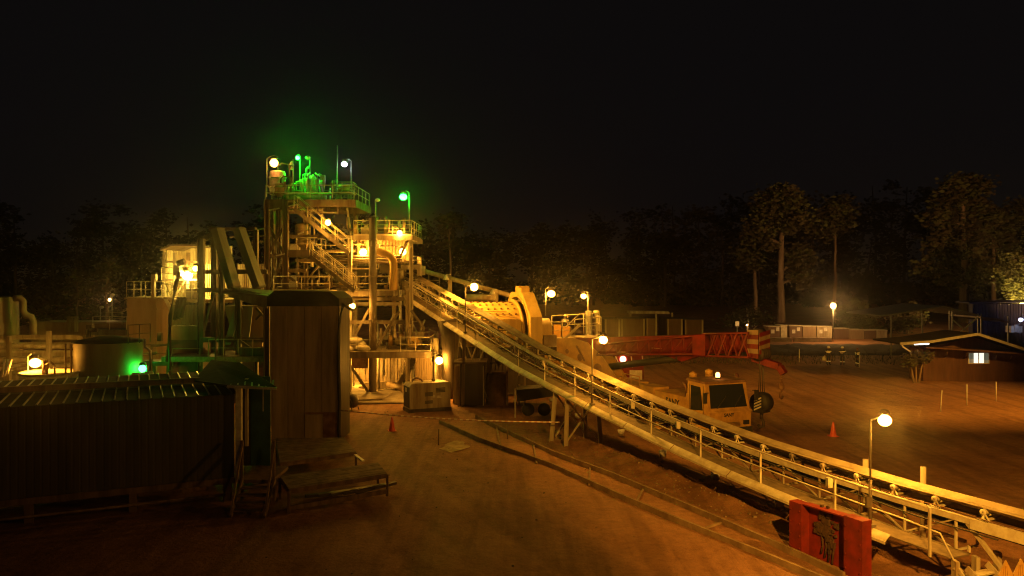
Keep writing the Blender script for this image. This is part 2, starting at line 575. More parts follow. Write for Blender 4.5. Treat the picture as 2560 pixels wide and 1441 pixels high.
def pole_lamp(label, globe, base, material, r=.26, name='flood_lamp', group=None, armr=.03, poler=.04, cap='steel'):
    """lamp at point globe on a pole standing at base: pole, arm, lamp hood, glass"""
    globe, base = V(globe), V(base)
    t = thing(name, label, 'lamp', base, group=group)
    top = V((base.x, base.y, globe.z + r * .9))
    MB().tube(base, top, poler, poler * .8).build('pole', 'galv', t)
    m = MB(); e = globe + UP * (r * 1.15)
    m.path([top, top.lerp(e, .5) + UP * .1, e], armr, 6).build('arm', 'galv', t)
    m = MB(); m.lathe(globe, [(.001, r * 1.35), (r * .4, r * 1.3), (r * .62, r * 1.0), (r * .62, r * .75)], 12)
    m.build('lamp_hood', cap, t)
    g_ = MB(); bulb(g_, globe, r, material, t); g_.build('lamp_glass', material, t)
    return t


def wall_lamp(label, globe, back, material, r=.28, name='wall_lamp'):
    """lamp bracketed off steelwork at point back"""
    globe, back = V(globe), V(back)
    t = thing(name, label, 'lamp', back)
    MB().path([back, back.lerp(globe, .5) + UP * .12, globe + UP * r * 1.1], .03, 6).build('bracket', 'galv', t)
    m = MB(); m.lathe(globe, [(.001, r * 1.35), (r * .4, r * 1.3), (r * .62, r * 1.0), (r * .62, r * .75)], 12); m.build('lamp_hood', 'steel', t)
    g_ = MB(); bulb(g_, globe, r, material, t); g_.build('lamp_glass', material, t)
    return t


pole_lamp('orange glowing lamp at top left corner of the tower roof deck', P(685, 408, 58), P(667, 492, 58.3), 'l_red', .40)
pole_lamp('small green lamp above the cyclone cluster on the tower top', P(744, 395, 60), P(750, 500, 60.3), 'l_green', .2)
pole_lamp('white lamp beside the tall whip mast on the tower top', P(861, 411, 61), P(878, 500, 61.2), 'l_white', .30)
pole_lamp('large green lamp over the right end of the upper deck', P(1008, 493, 60), P(1023, 588, 60.2), 'l_green2', .38)
wall_lamp('amber lamp beside the upper stair flight of the tower', P(820, 557, 55.2), P(828, 560, 56.4), 'l_tower', .26)
wall_lamp('amber lamp left of the large vertical pipe column', P(908, 631, 57.2), P(905, 612, 58), 'l_sod', .36)
wall_lamp('amber lamp over the pipe elbow below the upper deck edge', P(1007, 630, 57.5), P(1018, 615, 57.8), 'l_tower', .33)
wall_lamp('amber lamp hung on the upper deck handrail at its right end', P(999, 583, 56.8), P(1003, 565, 57.4), 'l_tower', .25)
wall_lamp('tilted amber lamp under the main deck, right of the clad tower', P(880, 766, 55), P(876, 745, 56), 'l_tower', .30)
wall_lamp('bright yellow lamp in front of the tall corrugated shed', P(468, 690, 58), P(480, 668, 58.6), 'l_yg', .48)
wall_lamp('smaller amber lamp just right of the shed lamp', P(489, 672, 58), P(496, 655, 58.6), 'l_tower', .26)
pole_lamp('amber lamp above the low round tank at far left', P(88, 908, 43), P(70, 945, 43.4) - UP * 2.2, 'l_tower', .38)
pole_lamp('green lamp at the foot of the large round tank', P(356, 922, 43.6), V((xz0(366, 43.7), 43.7, 0)), 'l_greenlow', .26)
wall_lamp('assumed amber lamp added unseen under the lower deck behind the hanging rusty sheet', P(900, 906, 59.4), P(900, 888, 59.6), 'l_sod', .30)  # unseen lamp added to light the back wall and ground below the deck
wall_lamp('added amber lamp under the main deck behind the lower stair', P(838, 690, 61), P(838, 668, 61.2), 'l_tower', .24)  # extra lamp added to light the inside of the tower
pole_lamp('pinkish white lamp on a thin pole before the bare trees', P(274, 750, 76), P(281, 828, 76), 'l_warm', .16)
pole_lamp('amber lamp behind the mill guard on a short pole', P(1378, 735, 62), P(1364, 790, 62), 'l_tower', .40)
pole_lamp('amber lamp over the far end of the mill platform rails', P(1459, 741, 65), P(1470, 806, 65), 'l_tower', .30)
pole_lamp('warm white lamp on a pole beside the bush at the forest edge', P(2083, 765, 102.5), V((xz0(2083, 102.8), 102.8, 0)), 'l_warm', .46)
for py_, Yp, lab, rr, ml in ((0, 50.2, 'conveyor lamp nearest the mill, uppermost along the belt', .31, 'l_tower'), (0, 36.0, 'conveyor lamp in front of the red crane boom', .25, 'l_sod'), (0, 22.2, 'largest conveyor lamp, lowest along the belt at right', .24, 'l_sodhi')):
    b0 = E(Yp, .05, 0)
    t = thing('conveyor_lamp', lab, 'lamp', b0, group='lamp poles along the conveyor walkway')
    m = MB(); m.tube(b0, b0 + UP * 1.35, .05).tube(b0 + UP * 1.3, b0 + UP * 3.02, .03); m.box(b0 + UP * .1, (.25, .2, .08)); m.build('pole', 'steel', t)
    hd = b0 + UP * 2.95 + CN * .62 + CD * .05
    MB().path([b0 + UP * 3.0, b0 + UP * 3.07 + CN * .3, hd + UP * rr * 1.1], .022, 6).build('arm', 'galv', t)
    m = MB(); m.lathe(hd, [(.001, rr * 1.3), (rr * .4, rr * 1.25), (rr * .6, rr), (rr * .6, rr * .75)], 12).build('lamp_hood', 'steel', t)
    m = MB(); bulb(m, hd, rr, ml, t); m.build('lamp_glass', ml, t)
    MB().box(b0 + UP * .75 - CN * .06, (.16, .1, .3)).build('junction_box', 'steel', t)
# unlit lamp heads
for lab, hd, bs in (('unlit lamp head on a green lit pole at tower top', P(770, 394, 60), P(775, 497, 60)),
                    ('unlit lamp on a pole behind the large vertical pipe column', P(944, 500, 59), P(939, 590, 59)),
                    ('short pale lamp pole standing left of the pinkish lamp', P(254, 768, 70), P(251, 832, 70)),
                    ('pole with round head right of the pinkish lamp', P(281, 737, 74), P(280, 830, 74))):
    t = thing('lamp_post', lab, 'lamp', bs, group='unlit lamp posts')
    MB().tube(bs, V((bs.x, bs.y, hd.z)), .045).build('pole', 'galv', t)
    m = MB(); m.tube(V((bs.x, bs.y, hd.z)), hd, .03); m.lathe(hd, [(.02, .12), (.14, .08), (.2, -.02), (.17, -.1), (.01, -.16)], 10); m.build('lamp_head', 'white', t)
# unseen spots: floods inferred from the lit yard and mill, plus added fill


def spot(loc, aim, power, size, blend, colr=SOD, rad=.25):
    l = bpy.data.lights.new('unseen_floodlight', 'SPOT'); l.energy = power; l.color = colr; l.spot_size = math.radians(size); l.spot_blend = blend; l.shadow_soft_size = rad
    o = bpy.data.objects.new('unseen_floodlight', l); COL.objects.link(o); o.location = loc
    o.rotation_euler = (V(aim) - V(loc)).to_track_quat('-Z', 'Y').to_euler()
    return o


spot((6, 3, 13), (12, 33, 0), 34000, 44, .6)
spot((6, 3, 12), (-4, 34, 2), 850, 100, 1.0)  # added weak wide fill towards the clad tower, no known fixture
spot((6, 3, 12), (-8.4, 38.6, 3.4), 1500, 24, .8)  # added narrow fill that only brightens the clad tower
spot((-15, 98, 12), (25, 240, 22), 9000, 120, .8, (1.0, .5, .22))  # added behind the plant to lift the far forest out of black
spot((42, 38, 13), (20, 62, 0), 34000, 72, .8)
spot((64, 72, 9), (68, 150, 16), 60000, 62, .9, (1.0, .46, .13))  # added to brighten the trees at right, no known fixture
spot(P(1046, 625, 54.0), (.8, 58, 4.2), 10500, 70, .6)
# ------------------------------------------------------------------ belt conveyor
cv = thing('belt_conveyor', 'long inclined belt conveyor with walkway and handrail rising from lower right to the tower', 'conveyor', E(22, 0, -1.0))
Ys = [13 + .7 * i for i in range(int((64.8 - 13) / .7) + 1)]


def prof(Y, pts): return [E(Y, o, z) for o, z in pts]


bm_ = MB()
bm_.sweep([prof(Y, [(.92, .90), (1.08, .79), (1.46, .79), (1.62, .90), (1.60, .925), (1.45, .815), (1.09, .815), (.94, .925)]) for Y in Ys]).build('belt', 'belt', cv)
m = MB()      # load of crushed ore lying on the belt stays with it
s = MB()
s.sweep([prof(Y, [(.80, .42), (.90, .42), (.90, .435), (.815, .435), (.815, .565), (.90, .565), (.90, .58), (.80, .58)]) for Y in Ys])
s.sweep([prof(Y, [(1.66, .42), (1.76, .42), (1.76, .58), (1.66, .58), (1.66, .565), (1.745, .565), (1.745, .435), (1.66, .435)]) for Y in Ys])
s.build('stringer', 'cream2', cv)
lo = MB()
Yl = [Y for Y in Ys if Y > 20]
lo.sweep([prof(Y, [(.82, -.1), (.90, -.1), (.90, -.02), (.82, -.02)]) for Y in Yl])
lo.sweep([prof(Y, [(1.66, -.1), (1.74, -.1), (1.74, -.02), (1.66, -.02)]) for Y in Yl])
Y = 20.4; k = 0
while Y < 63:
    lo.beam(E(Y, .86, -.04), E(Y, .86, .44), .06); lo.beam(E(Y, 1.7, -.04), E(Y, 1.7, .44), .06)
    if Y + 1.4 < 63:
        a, b_ = (E(Y, .87, -.04), E(Y + 1.4, .87, .44)) if k % 2 else (E(Y, .87, .44), E(Y + 1.4, .87, -.04))
        lo.beam(a, b_, .04)
        lo.beam(E(Y, .86, -.08), E(Y + 1.4, 1.7, -.08), .04)
    lo.beam(E(Y, .86, -.06), E(Y, 1.7, -.06), .05)
    Y += 1.4; k += 1
lo.build('truss', 'cream', cv)
MB().sweep([prof(Y, [(1.0, .22), (1.55, .22), (1.55, .24), (1.0, .24)]) for Y in Ys]).build('return_belt', 'black', cv)
wk = MB()
Yw = [Y for Y in Ys if Y > 19.7]
wk.sweep([prof(Y, [(.06, -.04), (.80, -.04), (.80, 0), (.06, 0)]) for Y in Yw])
wk.build('walkway', 'walkplate', cv)
kp = MB()
yk = 21.6
while yk < 62.5:
    y1 = min(yk + 2.9, 63)
    n_ = 4
    kp.sweep([prof(yk + (y1 - yk) * i / n_, [(-.17, -.13), (-.16, -.145), (.05, .03), (.04, .045)]) for i in range(n_ + 1)])
    kp.sweep([prof(yk + (y1 - yk) * i / n_, [(-.165, -.20), (-.15, -.20), (-.15, -.147), (-.165, -.147)]) for i in range(n_ + 1)])
    yk += 2.95
kp.build('kick_plate', 'cream2', cv)
hr = MB()
Yr = [Y for Y in Ys if 21.0 < Y < 62.6]
Yr = [20.6] + Yr
hr.path([E(Y, .04, 1.0) for Y in Yr], .032, 6)
# mid rail turning down at the lower end
hr.path([E(19.3, .10, -.75), E(19.9, .08, -.1), E(20.25, .05, .42)] + [E(Y, .04, .50) for Y in Yr[1:]], .024, 6)
hr.build('handrail', 'cream2', cv)
MB().path([E(Y, .78, .66 + .03 * math.sin(Y * 2.2)) for Y in Ys if Y > 17], .014, 5).build('pull_cord', 'rust', cv)
MB().path([E(Y, .74, .46 + .02 * math.sin(Y * 1.7)) for Y in Ys if Y > 19], .022, 5).build('cable', 'black', cv)
for Y in (24.1, 31.0, 33.9, 41.5, 47.2): mb = MB(); mb.box(E(Y, .7, .55), (.14, .2, .28)); mb.build('switch_box', 'cream2', cv)
Y = 60.0 - 2.82 * 14
posts = []
while Y < 62.5:
    mpost = MB(); mpost.beam(E(Y, .05, -.16), E(Y, .05, 1.0), .075, .05).build('handrail_post', 'cream2', cv); posts.append(Y); Y += 2.82
Y = 15.0
while Y < 63.4:
    i_ = MB()
    for o, sg in ((.86, 1), (1.68, -1)):
        i_.beam(E(Y, o, .585), E(Y, o + sg * .05, .87), .06, .03)
        i_.beam(E(Y - .13, o + sg * .02, .60), E(Y + .13, o + sg * .02, .60), .10, .03)
        i_.beam(E(Y - .14, o + sg * .02, .61), E(Y, o + sg * .05, .80), .03)
        i_.tube(E(Y, o + sg * .05, .85), E(Y, o + sg * .21, .745), .05, n=8)
        i_.lathe(E(Y, o + sg * .02, .80), [(.02, -.02), (.085, -.02), (.085, .02), (.02, .02)], 12, CN)
    i_.tube(E(Y, 1.09, .735), E(Y, 1.46, .735), .05, n=8)
    i_.beam(E(Y, .86, .60), E(Y, 1.68, .60), .05)
    i_.build('idler', R.choice(('cream2', 'cream2', 'cream', 'steel')), cv)
    Y += 1.2 + R.uniform(-.04, .04)
for Yt in (38.2, 50.5):
    tr = MB()
    for o in (.1, 1.75):
        for dY in (0, 1.1):
            a = E(Yt + dY, o, -.22); b_ = Eg(Yt + dY * 1.25 - .12, o + (-.15 if o < 1 else .15), -.1)
            tr.ibeam(b_, a, .2, .2, .03)
    for dY in (0, 1.1):
        tr.beam(Eg(Yt + dY, .1, .3), E(Yt + dY, 1.75, -.35), .07); tr.beam(Eg(Yt + dY, 1.75, .3), E(Yt + dY, .1, -.35), .07)
        tr.beam(E(Yt + dY, -.05, -.15), E(Yt + dY, 1.9, -.15), .16, .14)
    tr.build('trestle', 'cream', cv)
# lower end: foot frame, braces, steps, deep skirt plates
for p_, q_, w_, h_ in [(Eg(19.9, o, -.1), E(19.9, o, -.04), .22, .10) for o in (.1, .86, 1.7)] + [(Eg(18.6, .86, -.1), E(18.6, .86, .42), .14, .14), (Eg(16.6, .86, -.1), E(16.6, .86, .42), .14, .14), (E(20.1, .86, .42), Eg(18.7, .86, .3), .09, .09), (E(19.9, .1, -.2), Eg(18.9, .3, 0), .16, .08)]:
    MB().beam(p_, q_, w_, h_).build('foot_frame', 'cream', cv)
sk = MB(); Yk = [Y for Y in Ys if Y < 20.6]
sk.sweep([prof(Y, [(.775, .32), (.80, .32), (.80, .585), (.775, .585)]) for Y in Yk])
for Y in Yk[::2]: sk.beam(E(Y, .75, .2), E(Y, .75, .05), .1, .04)
sk.build('skirt_plate', 'cream2', cv)
sp_ = MB()
for k in range(4):
    c = E(19.5 - .28 * k, .42, -.25 * (k + 1)); sp_.box(c, (.75, .26, .04), math.atan2(.909, -.418) - PI / 2)
sp_.beam(E(19.6, .05, -.1), E(18.4, .05, -1.05), .04, .16); sp_.beam(E(19.6, .8, -.1), E(18.4, .8, -1.05), .04, .16)
sp_.build('end_steps', 'cream', cv)
# head: hood, drive, chute
hd = MB()
hp = E(63.8, 1.26, .7)
hx = [P(1010, 664, 61.2), P(1046, 664, 61.2)]
for dy in (0.0, 1.5):
    y_ = 63.6 + dy
    z0, z1 = hp.z - .2, hp.z + .85
    hd.bx(hp.x - .72, hp.x - .52, y_ - .03, y_ + .03, z0, z1); hd.bx(hp.x + .52, hp.x + .72, y_ - .03, y_ + .03, z0, z1)
    hd.bx(hp.x - .52, hp.x + .52, y_ - .03, y_ + .03, z1 - .32, z1)
hd.bx(hp.x - .76, hp.x + .76, 63.5, 65.3, hp.z + .85, hp.z + .9)
hd.bx(hp.x - .76, hp.x - .72, 63.6, 65.2, hp.z - .5, hp.z + .85); hd.bx(hp.x + .72, hp.x + .76, 63.6, 65.2, hp.z - .5, hp.z + .85)
hd.build('head_hood', 'cream2', cv)
dr = MB()
dr.bx(hp.x - 1.35, hp.x - .8, 63.1, 64.5, hp.z - 1.5, hp.z + .6)
dr.tube(V((hp.x - 1.3, 63.0, hp.z + .15)), V((hp.x - .5, 63.0, hp.z + .15)), .3, n=14)
dr.tube(V((hp.x - 1.7, 63.3, hp.z - .3)), V((hp.x - 1.3, 63.3, hp.z - .3)), .24, n=12)
dr.beam(V((hp.x - 1.5, 62.9, hp.z - 1.6)), V((hp.x - 1.5, 62.9, hp.z + .75)), .14)
dr.build('drive_unit', 'cream2', cv)
ch = MB(); ch.prism([V((hp.x - .7, 63.4, hp.z - .4)), V((hp.x + .6, 63.4, hp.z - .4)), V((hp.x + .3, 63.4, hp.z - 2.4)), V((hp.x - .5, 63.4, hp.z - 2.4))], V((0, 1.6, 0)))
ch.build('head_chute', 'cream', cv)
bp_ = MB(); bp_.tube(E(59.0, 1.25, -.55), E(53.8, 1.25, -.5), .34, .30, n=14); bp_.build('dust_duct', 'tank', cv)

# ------------------------------------------------------------------ process tower
tw = thing('process_tower', 'tall multi level steel processing tower with stairs, decks, pipes and handrails', 'tower', P(840, 985, 57) * 1.0)
tw_base = ROOTS[tw.as_pointer()][0]


def T(px, py, Y=57.0): return P(px, py, Y)


def xz(px, Y=57.0): return (px - 1280) / F * Y


zT = lambda py, Y=57.0: H - (py - HY) / F * Y
zL4, zL3, zL25, zL2, zL1 = zT(500), zT(590), zT(648), zT(728), zT(872)
x668, x714, x875, x1028, x890, x848, x1078 = xz(668), xz(714), xz(875), xz(1028), xz(890), xz(848), xz(1078)


def part(name, m_, fn, parent=tw):
    mb = MB(); fn(mb); return mb.build(name, m_, parent)


def columns():
    for px, Y, top, bot, wd, mt in ((668, 57, zL4, 0, .34, 'steel'), (714, 57, zL4, 0, .4, 'steel'), (762, 57.2, zL2, 0, .3, 'steel'), (875, 57, zL3, 0, .28, 'cream2'), (1028, 57.2, zL3, zL1, .26, 'cream'),
                                (1019, 56.4, zL2, 0, .26, 'cream'), (1090, 56.4, zT(845), 0, .34, 'cream2'), (690, 63, zL4, 0, .3, 'steel'), (765, 63, zL4, 0, .3, 'steel'), (888, 63, zL4, 0, .3, 'steel'), (985, 63, zL3, 0, .3, 'cream'), (873, 55.2, zL1, 0, .26, 'cream2')):
        mb = MB(); x = xz(px, Y); mb.ibeam((x, Y, bot), (x, Y, top), wd, wd, .05); mb.build('column', mt, tw)
    mb = MB(); x = xz(932, 55.6)
    mb.tube((x, 55.6, 0), (x, 55.6, zT(545, 55.6)), .26, n=14); mb.bx(x - .4, x + .4, 55.2, 56.0, 0, .06)
    for py in (600, 690, 800, 880): mb.lathe((x, 55.6, zT(py, 55.6)), [(.27, -.06), (.31, -.06), (.31, .06), (.27, .06)], 14)
    mb.build('vertical_pipe', 'steel', tw)


columns()


def deckpart(name, x0, x1, y0, y1, z, mt='steel', fas=.28):
    mb = MB(); mb.bx(x0, x1, y0, y1, z - .06, z)
    mb.m = 1
    mb.bx(x0, x1, y0 - .06, y0, z - fas, z + .02); mb.bx(x0, x1, y1, y1 + .06, z - fas, z + .02)
    mb.bx(x0 - .06, x0, y0, y1, z - fas, z + .02); mb.bx(x1, x1 + .06, y0, y1, z - fas, z + .02)
    k = max(1, int((x1 - x0) / 1.6))
    for i in range(1, k): mb.bx(x0 + (x1 - x0) * i / k - .05, x0 + (x1 - x0) * i / k + .05, y0, y1, z - fas * .9, z - .062)
    return mb.build(name, ['grating', mt], tw)


deckpart('deck', xz(662), xz(888), 57, 63, zL4, 'steel', .5)
deckpart('deck', xz(868), xz(1031), 57, 63, zL3, 'cream', .32)
deckpart('deck', xz(735), xz(1002), 57.4, 63, zL25, 'cream', .2)
deckpart('deck', xz(690), xz(984), 56.2, 63, zL2, 'steel', .36)
deckpart('deck', xz(848), xz(1078, 55), 54.4, 60, zL1, 'steel', .42)
deckpart('deck', xz(720), xz(792), 57, 60, zT(626), 'darksteel', .5)


def rails(pts, **k): part('handrail', 'cream2', lambda mb: mb.rail(pts, **k))


e = .05
def rr_(x0, x1, y0, y1, z, **k):
    rails([(x0, y1, z), (x0, y0, z), (x1, y0, z), (x1, y1, z)], **k)


rr_(xz(664), xz(886), 57.05, 62.9, zL4, h=1.05)
rr_(xz(884), xz(1029), 57.05, 62.9, zL3, h=1.1, toe=.12)
rails([(xz(780), 57.45, zL25), (xz(864), 57.45, zL25)], h=1.0)
rails([(xz(742), 57, zT(626)), (xz(790), 57, zT(626)), (xz(790), 60, zT(626))], h=.9)
rails([(xz(692), 56.25, zL2), (xz(830), 56.25, zL2)], h=1.05, toe=.12)
rails([(xz(886), 56.25, zL2), (xz(982), 56.25, zL2)], h=1.05, toe=.12, sp=1.1)
rails([(xz(850), 54.45, zL1), (xz(912), 54.45, zL1)], h=1.0)
rails([(xz(1014), 54.45, zL1), (xz(1078, 55), 54.45, zL1), (xz(1078, 55), 60, zL1)], h=1.0, toe=.1, sp=1.0)
rails([(xz(925), 59.9, zL1), (xz(1078), 59.9, zL1)], h=1.0)
rails([(xz(1027), 57.6, zT(660)), (xz(1041), 57.6, zT(660)), (xz(1041), 60, zT(660))], h=.55, sp=.5)


def braces(mb):
    for a, b_, Y in (((998, 779), (939, 872), 56.6), ((923, 773), (889, 836), 56.0), ((1028, 776), (1061, 823), 56.6), ((859, 890), (923, 984), 55.4), ((1019, 600), (998, 650), 57.2), ((875, 900), (860, 950), 56),
                     ((714, 560), (668, 640), 57.2), ((668, 560), (714, 640), 57.3), ((765, 735), (800, 800), 57.4), ((720, 690), (764, 725), 57.3), ((1000, 790), (1030, 868), 59.5), ((955, 868), (985, 800), 59.5)):
        mb.beam(T(*a, Y), T(*b_, Y), .17)
    for a, b_, Y in (((668, 520), (716, 520), 57.1), ((690, 677), (766, 677), 57.1), ((668, 640), (716, 640), 57.2), ((714, 592), (880, 592), 57.3), ((848, 806), (1030, 806), 56.9), ((925, 748), (1010, 748), 56.3), ((870, 760), (1000, 760), 58.5), ((718, 590), (718, 640), 58)):
        mb.beam(T(*a, Y), T(*b_, Y), .2, .26)


class Split(MB):
    def beam(s, p, q, w, h=None):
        MB().beam(p, q, w, h).build('brace', 'steel', tw); return s


braces(Split())


def flight(a, b_, wv, n=12, mt='cream', hr_=1.0):
    """stair flight from bottom a to top b_, width vector wv"""
    a, b_, wv = V(a), V(b_), V(wv)
    mb = MB()
    for o in (V((0, 0, 0)), wv): mb.beam(a + o, b_ + o, .06, .26)
    d = (b_ - a)
    for i in range(1, n):
        c = a.lerp(b_, i / n) + wv * .5
        hd_ = V((d.x, d.y, 0)).normalized() * .14
        mb.hexa([c - wv * .47 - hd_ - UP * .02, c + wv * .47 - hd_ - UP * .02, c + wv * .47 + hd_ - UP * .02, c - wv * .47 + hd_ - UP * .02, c - wv * .47 - hd_ + UP * .02, c + wv * .47 - hd_ + UP * .02, c + wv * .47 + hd_ + UP * .02, c - wv * .47 + hd_ + UP * .02])
    st_ = mb.build('stair_flight', mt, tw)
    r_ = MB()
    for o in (V((0, 0, 0)), wv):
        for hh in (hr_ * .5, hr_): r_.tube(a + o + UP * hh, b_ + o + UP * hh, .028, n=6)
        for i in range(5): p = (a + o).lerp(b_ + o, i / 4); r_.tube(p, p + UP * hr_, .028, n=6)
    r_.build('handrail', 'cream2', st_)


flight(T(872, 634, 56.1), T(735, 522, 56.1), V((0, .85, 0)), 18, 'steel')
flight(T(886, 728, 55.0), T(774, 640, 55.0), V((0, .85, 0)), 16, 'steel')
flight(T(998, 960, 57.5), T(1036, 890, 57.5), V((.15, .8, 0)), 9, 'steel', .9)


def ladder(mb):
    for px in (957, 968): mb.tube(T(px, 946, 56), T(px, 872, 56), .035, n=6)
    for k in range(8): mb.tube(T(957, 942 - 9 * k, 56), T(968, 942 - 9 * k, 56), .025, n=6)


part('ladder', 'cream', ladder)
# pipes along the middle deck, elbow duct, launder
def pipes(mb):
    for py, r, Y in ((642, .10, 57.2), (649, .07, 57.1), (656, .09, 57.2)): mb.tube(T(808, py, Y), T(1004, py, Y), r, n=8)
    mb.tube(T(690, 574, 60), T(560, 574, 58), .07); mb.tube(T(690, 590, 60), T(575, 592, 58), .06); mb.tube(T(690, 604, 60), T(600, 606, 58), .06)
    for px in (681, 694, 700): mb.tube(T(px, 720, 57.6), T(px, 500, 57.6), .12 if px == 694 else .07, n=8)
    mb.tube(T(744, 716, 57.3), T(744, 640, 57.3), .07)


part('pipe', 'steel', pipes)
def elbow(mb):
    pts = [T(935, 628, 56.3), T(952, 630, 56.3)]
    for k in range(7):
        t = k / 6 * PI / 2; pts.append(T(955 + 29 * math.sin(t), 661 - 29 * math.cos(t), 56.3))
    pts += [T(984, 690, 56.3), T(984, 726, 56.3)]
    mb.path(pts, .27, 12)


part('elbow_duct', 'mill', elbow)
# clad bin wall between the decks
def binwall(mb):
    mb.corr(T(894, 652, 59), V((xz(1027, 59) - xz(894, 59), 0, 0)), V((0, 0, zT(598, 59) - zT(652, 59))), 16, -.06)
part('bin_wall', 'tank', binwall)
def bins(mb):
    mb.prism([T(742, 600, 59), T(776, 600, 59), T(772, 634, 59), T(748, 634, 59)], V((0, 1.2, 0)))
part('hopper', 'steel', bins)
def screens(mb):
    mb.bx(xz(886), xz(926), 58, 60, zT(690), zT(664)); mb.bx(xz(945), xz(978), 58, 60, zT(682), zT(662))
part('screen_box', 'black', screens)
def backwall(mb):
    mb.corr((xz(848, 62), 62, .1), V((xz(1080, 62) - xz(848, 62), 0, 0)), V((0, 0, 2.7)), 26, -.05)
part('lower_wall', 'concrete', backwall)
def hang(mb): mb.bx(xz(880, 55.6), xz(920, 55.6), 55.55, 55.62, zT(921, 55.6), zT(889, 55.6))
part('hanging_sheet', 'rust', hang)
def clad2(mb):
    mb.corr(T(1039, 954, 55.5), V((xz(1080, 55.5) - xz(1039, 55.5), 0, 0)), V((0, 0, zT(887, 55.5) - zT(954, 55.5))), 7, -.05)
    mb.corr(T(1080, 954, 55.5), V((xz(1104, 55.5) - xz(1080, 55.5), 1.6, 0)), V((0, 0, zT(905, 55.5) - zT(954, 55.5))), 5, -.05)
part('sheet_wall', 'tank', clad2)

# pipe runs, conduits, trays, boxes crowding the steelwork
rc = random.Random(42)
def run(pts, r, m_): MB().path(pts, r, 7).build('pipe_run', m_, tw)


levels = [(zL4, 664, 886), (zL3, 872, 1028), (zL25, 740, 1000), (zL2, 692, 1005), (zL1, 852, 1072)]
for z, p0, p1 in levels:
    for k in range(5):
        a, b_ = sorted((rc.uniform(p0, p1), rc.uniform(p0, p1))); Y = rc.uniform(57.0, 62.5); dz = -rc.uniform(.5, 1.0) if k < 3 else rc.uniform(.25, .8)
        if b_ - a < 25: b_ = min(p1, a + 40)
        q = [V((xz(a, Y), Y, z + dz + rc.choice((-1.2, .9)))), V((xz(a, Y), Y, z + dz)), V((xz(b_, Y), Y, z + dz)), V((xz(b_, Y), Y, z + dz + rc.choice((-1.4, 1.0))))]
        run(q, rc.choice((.05, .07, .1, .13)), rc.choice(('cream', 'steel', 'tank', 'galv')))
for k in range(12):
    px, Y = rc.choice((672, 683, 705, 722, 748, 771, 868, 884, 947, 1000, 1012, 1034)) + rc.uniform(-3, 3), rc.uniform(56.9, 61)
    z0 = rc.choice((0.1, zL1, zL2)) if px > 850 else rc.choice((zL2, zL2 + 2, zL25)); x = xz(px, Y)
    run([V((x, Y, z0)), V((x, Y, z0 + rc.uniform(2.5, 5.0)))], rc.choice((.05, .08, .12)), rc.choice(('cream', 'steel', 'galv')))
for k in range(16):
    px, Y = rc.uniform(690, 1065), rc.uniform(56.6, 60)
    z = (zL1 if px > 950 else rc.choice((zL2, zL25 if px < 1000 else zL2))) + rc.uniform(.2, 1.2)
    mb = MB(); mb.box((xz(px, Y), Y, z), (rc.uniform(.25, .7), rc.uniform(.2, .5), rc.uniform(.3, .9))); mb.build('equipment_box', rc.choice(('cream', 'steel', 'galv', 'darksteel', 'white')), tw)
for a, b_, Y in (((945, 868), (985, 785), 58.2), ((990, 868), (955, 800), 58.6), ((1035, 868), (1062, 800), 57.6), ((1062, 868), (1030, 806), 58.0), ((985, 800), (1062, 806), 58), ((672, 720), (706, 650), 57.6), ((706, 720), (672, 650), 57.7), ((676, 640), (706, 560), 60), ((722, 640), (760, 600), 60.5), ((768, 700), (800, 660), 58.6), ((810, 700), (845, 660), 59.6), ((895, 720), (925, 680), 58.8), ((1000, 655), (1026, 600), 58.2), ((880, 600), (868, 520), 60.5)):
    MB().beam(T(*a, Y), T(*b_, Y), rc.choice((.08, .11, .14))).build('brace', rc.choice(('cream', 'steel', 'galv')), tw)
rails([(xz(950, 59), 58.9, zL1), (xz(1072, 59), 58.9, zL1)], h=1.0, sp=.9)
rails([(xz(700, 60), 60.0, zL2), (xz(860, 60), 60.0, zL2)], h=1.0, sp=1.1)
rails([(xz(886, 60), 60.0, zL3), (xz(1028, 60), 60.0, zL3)], h=1.0, sp=.9)
rails([(xz(700, 60), 60.0, zL4), (xz(884, 60), 60.0, zL4)], h=1.0, sp=.9)
# short galvanised trays added under the decks as glints of tubular lamps
for px, py, w_ in ((672, 526, 26), (720, 516, 28), (850, 600, 20), (690, 640, 22), (745, 586, 14), (905, 556, 12)):
    MB().beam(T(px, py, 56.85), T(px + w_, py - 5, 56.85), .12, .08).build('glint_tray', 'galv', tw)

# machines standing on the decks
def cyl_vessel(label, name, c, r, h, m_='tank', group=None, legs=True, dome=True, cat='tank', extra=None):
    t = thing(name, label, cat, c, group=group); c = V(c)
    mb = MB(); prof_ = [(.01, 0), (r * .55, 0), (r, r * .35), (r, h - r * .3), (r * .92, h - r * .1), (r * .5, h) if dome else (r, h), (.01, h + (.04 if dome else 0))]
    mb.lathe(c + UP * .25, prof_, 20)
    for k in (.3, .7): mb.lathe(c + UP * (.25 + h * k), [(r, -.05), (r + .05, -.05), (r + .05, .05), (r, .05)], 20)
    mb.build('shell', m_, t)
    mb = MB()
    for k in range(4):
        a = PI / 4 + k * PI / 2; p = c + V((r * .8 * math.cos(a), r * .8 * math.sin(a), 0)); mb.beam(p, p + UP * .6, .1)
    mb.build('support_leg', 'steel', t)
    mb = MB(); mb.path([c + UP * (h + .2), c + UP * (h + .6), c + V((r * .5, 0, h + .8)), c + V((r + .3, 0, h + .7)), c + V((r + .3, 0, .6))], .07, 8); mb.build('pipe', 'steel', t)
    return t


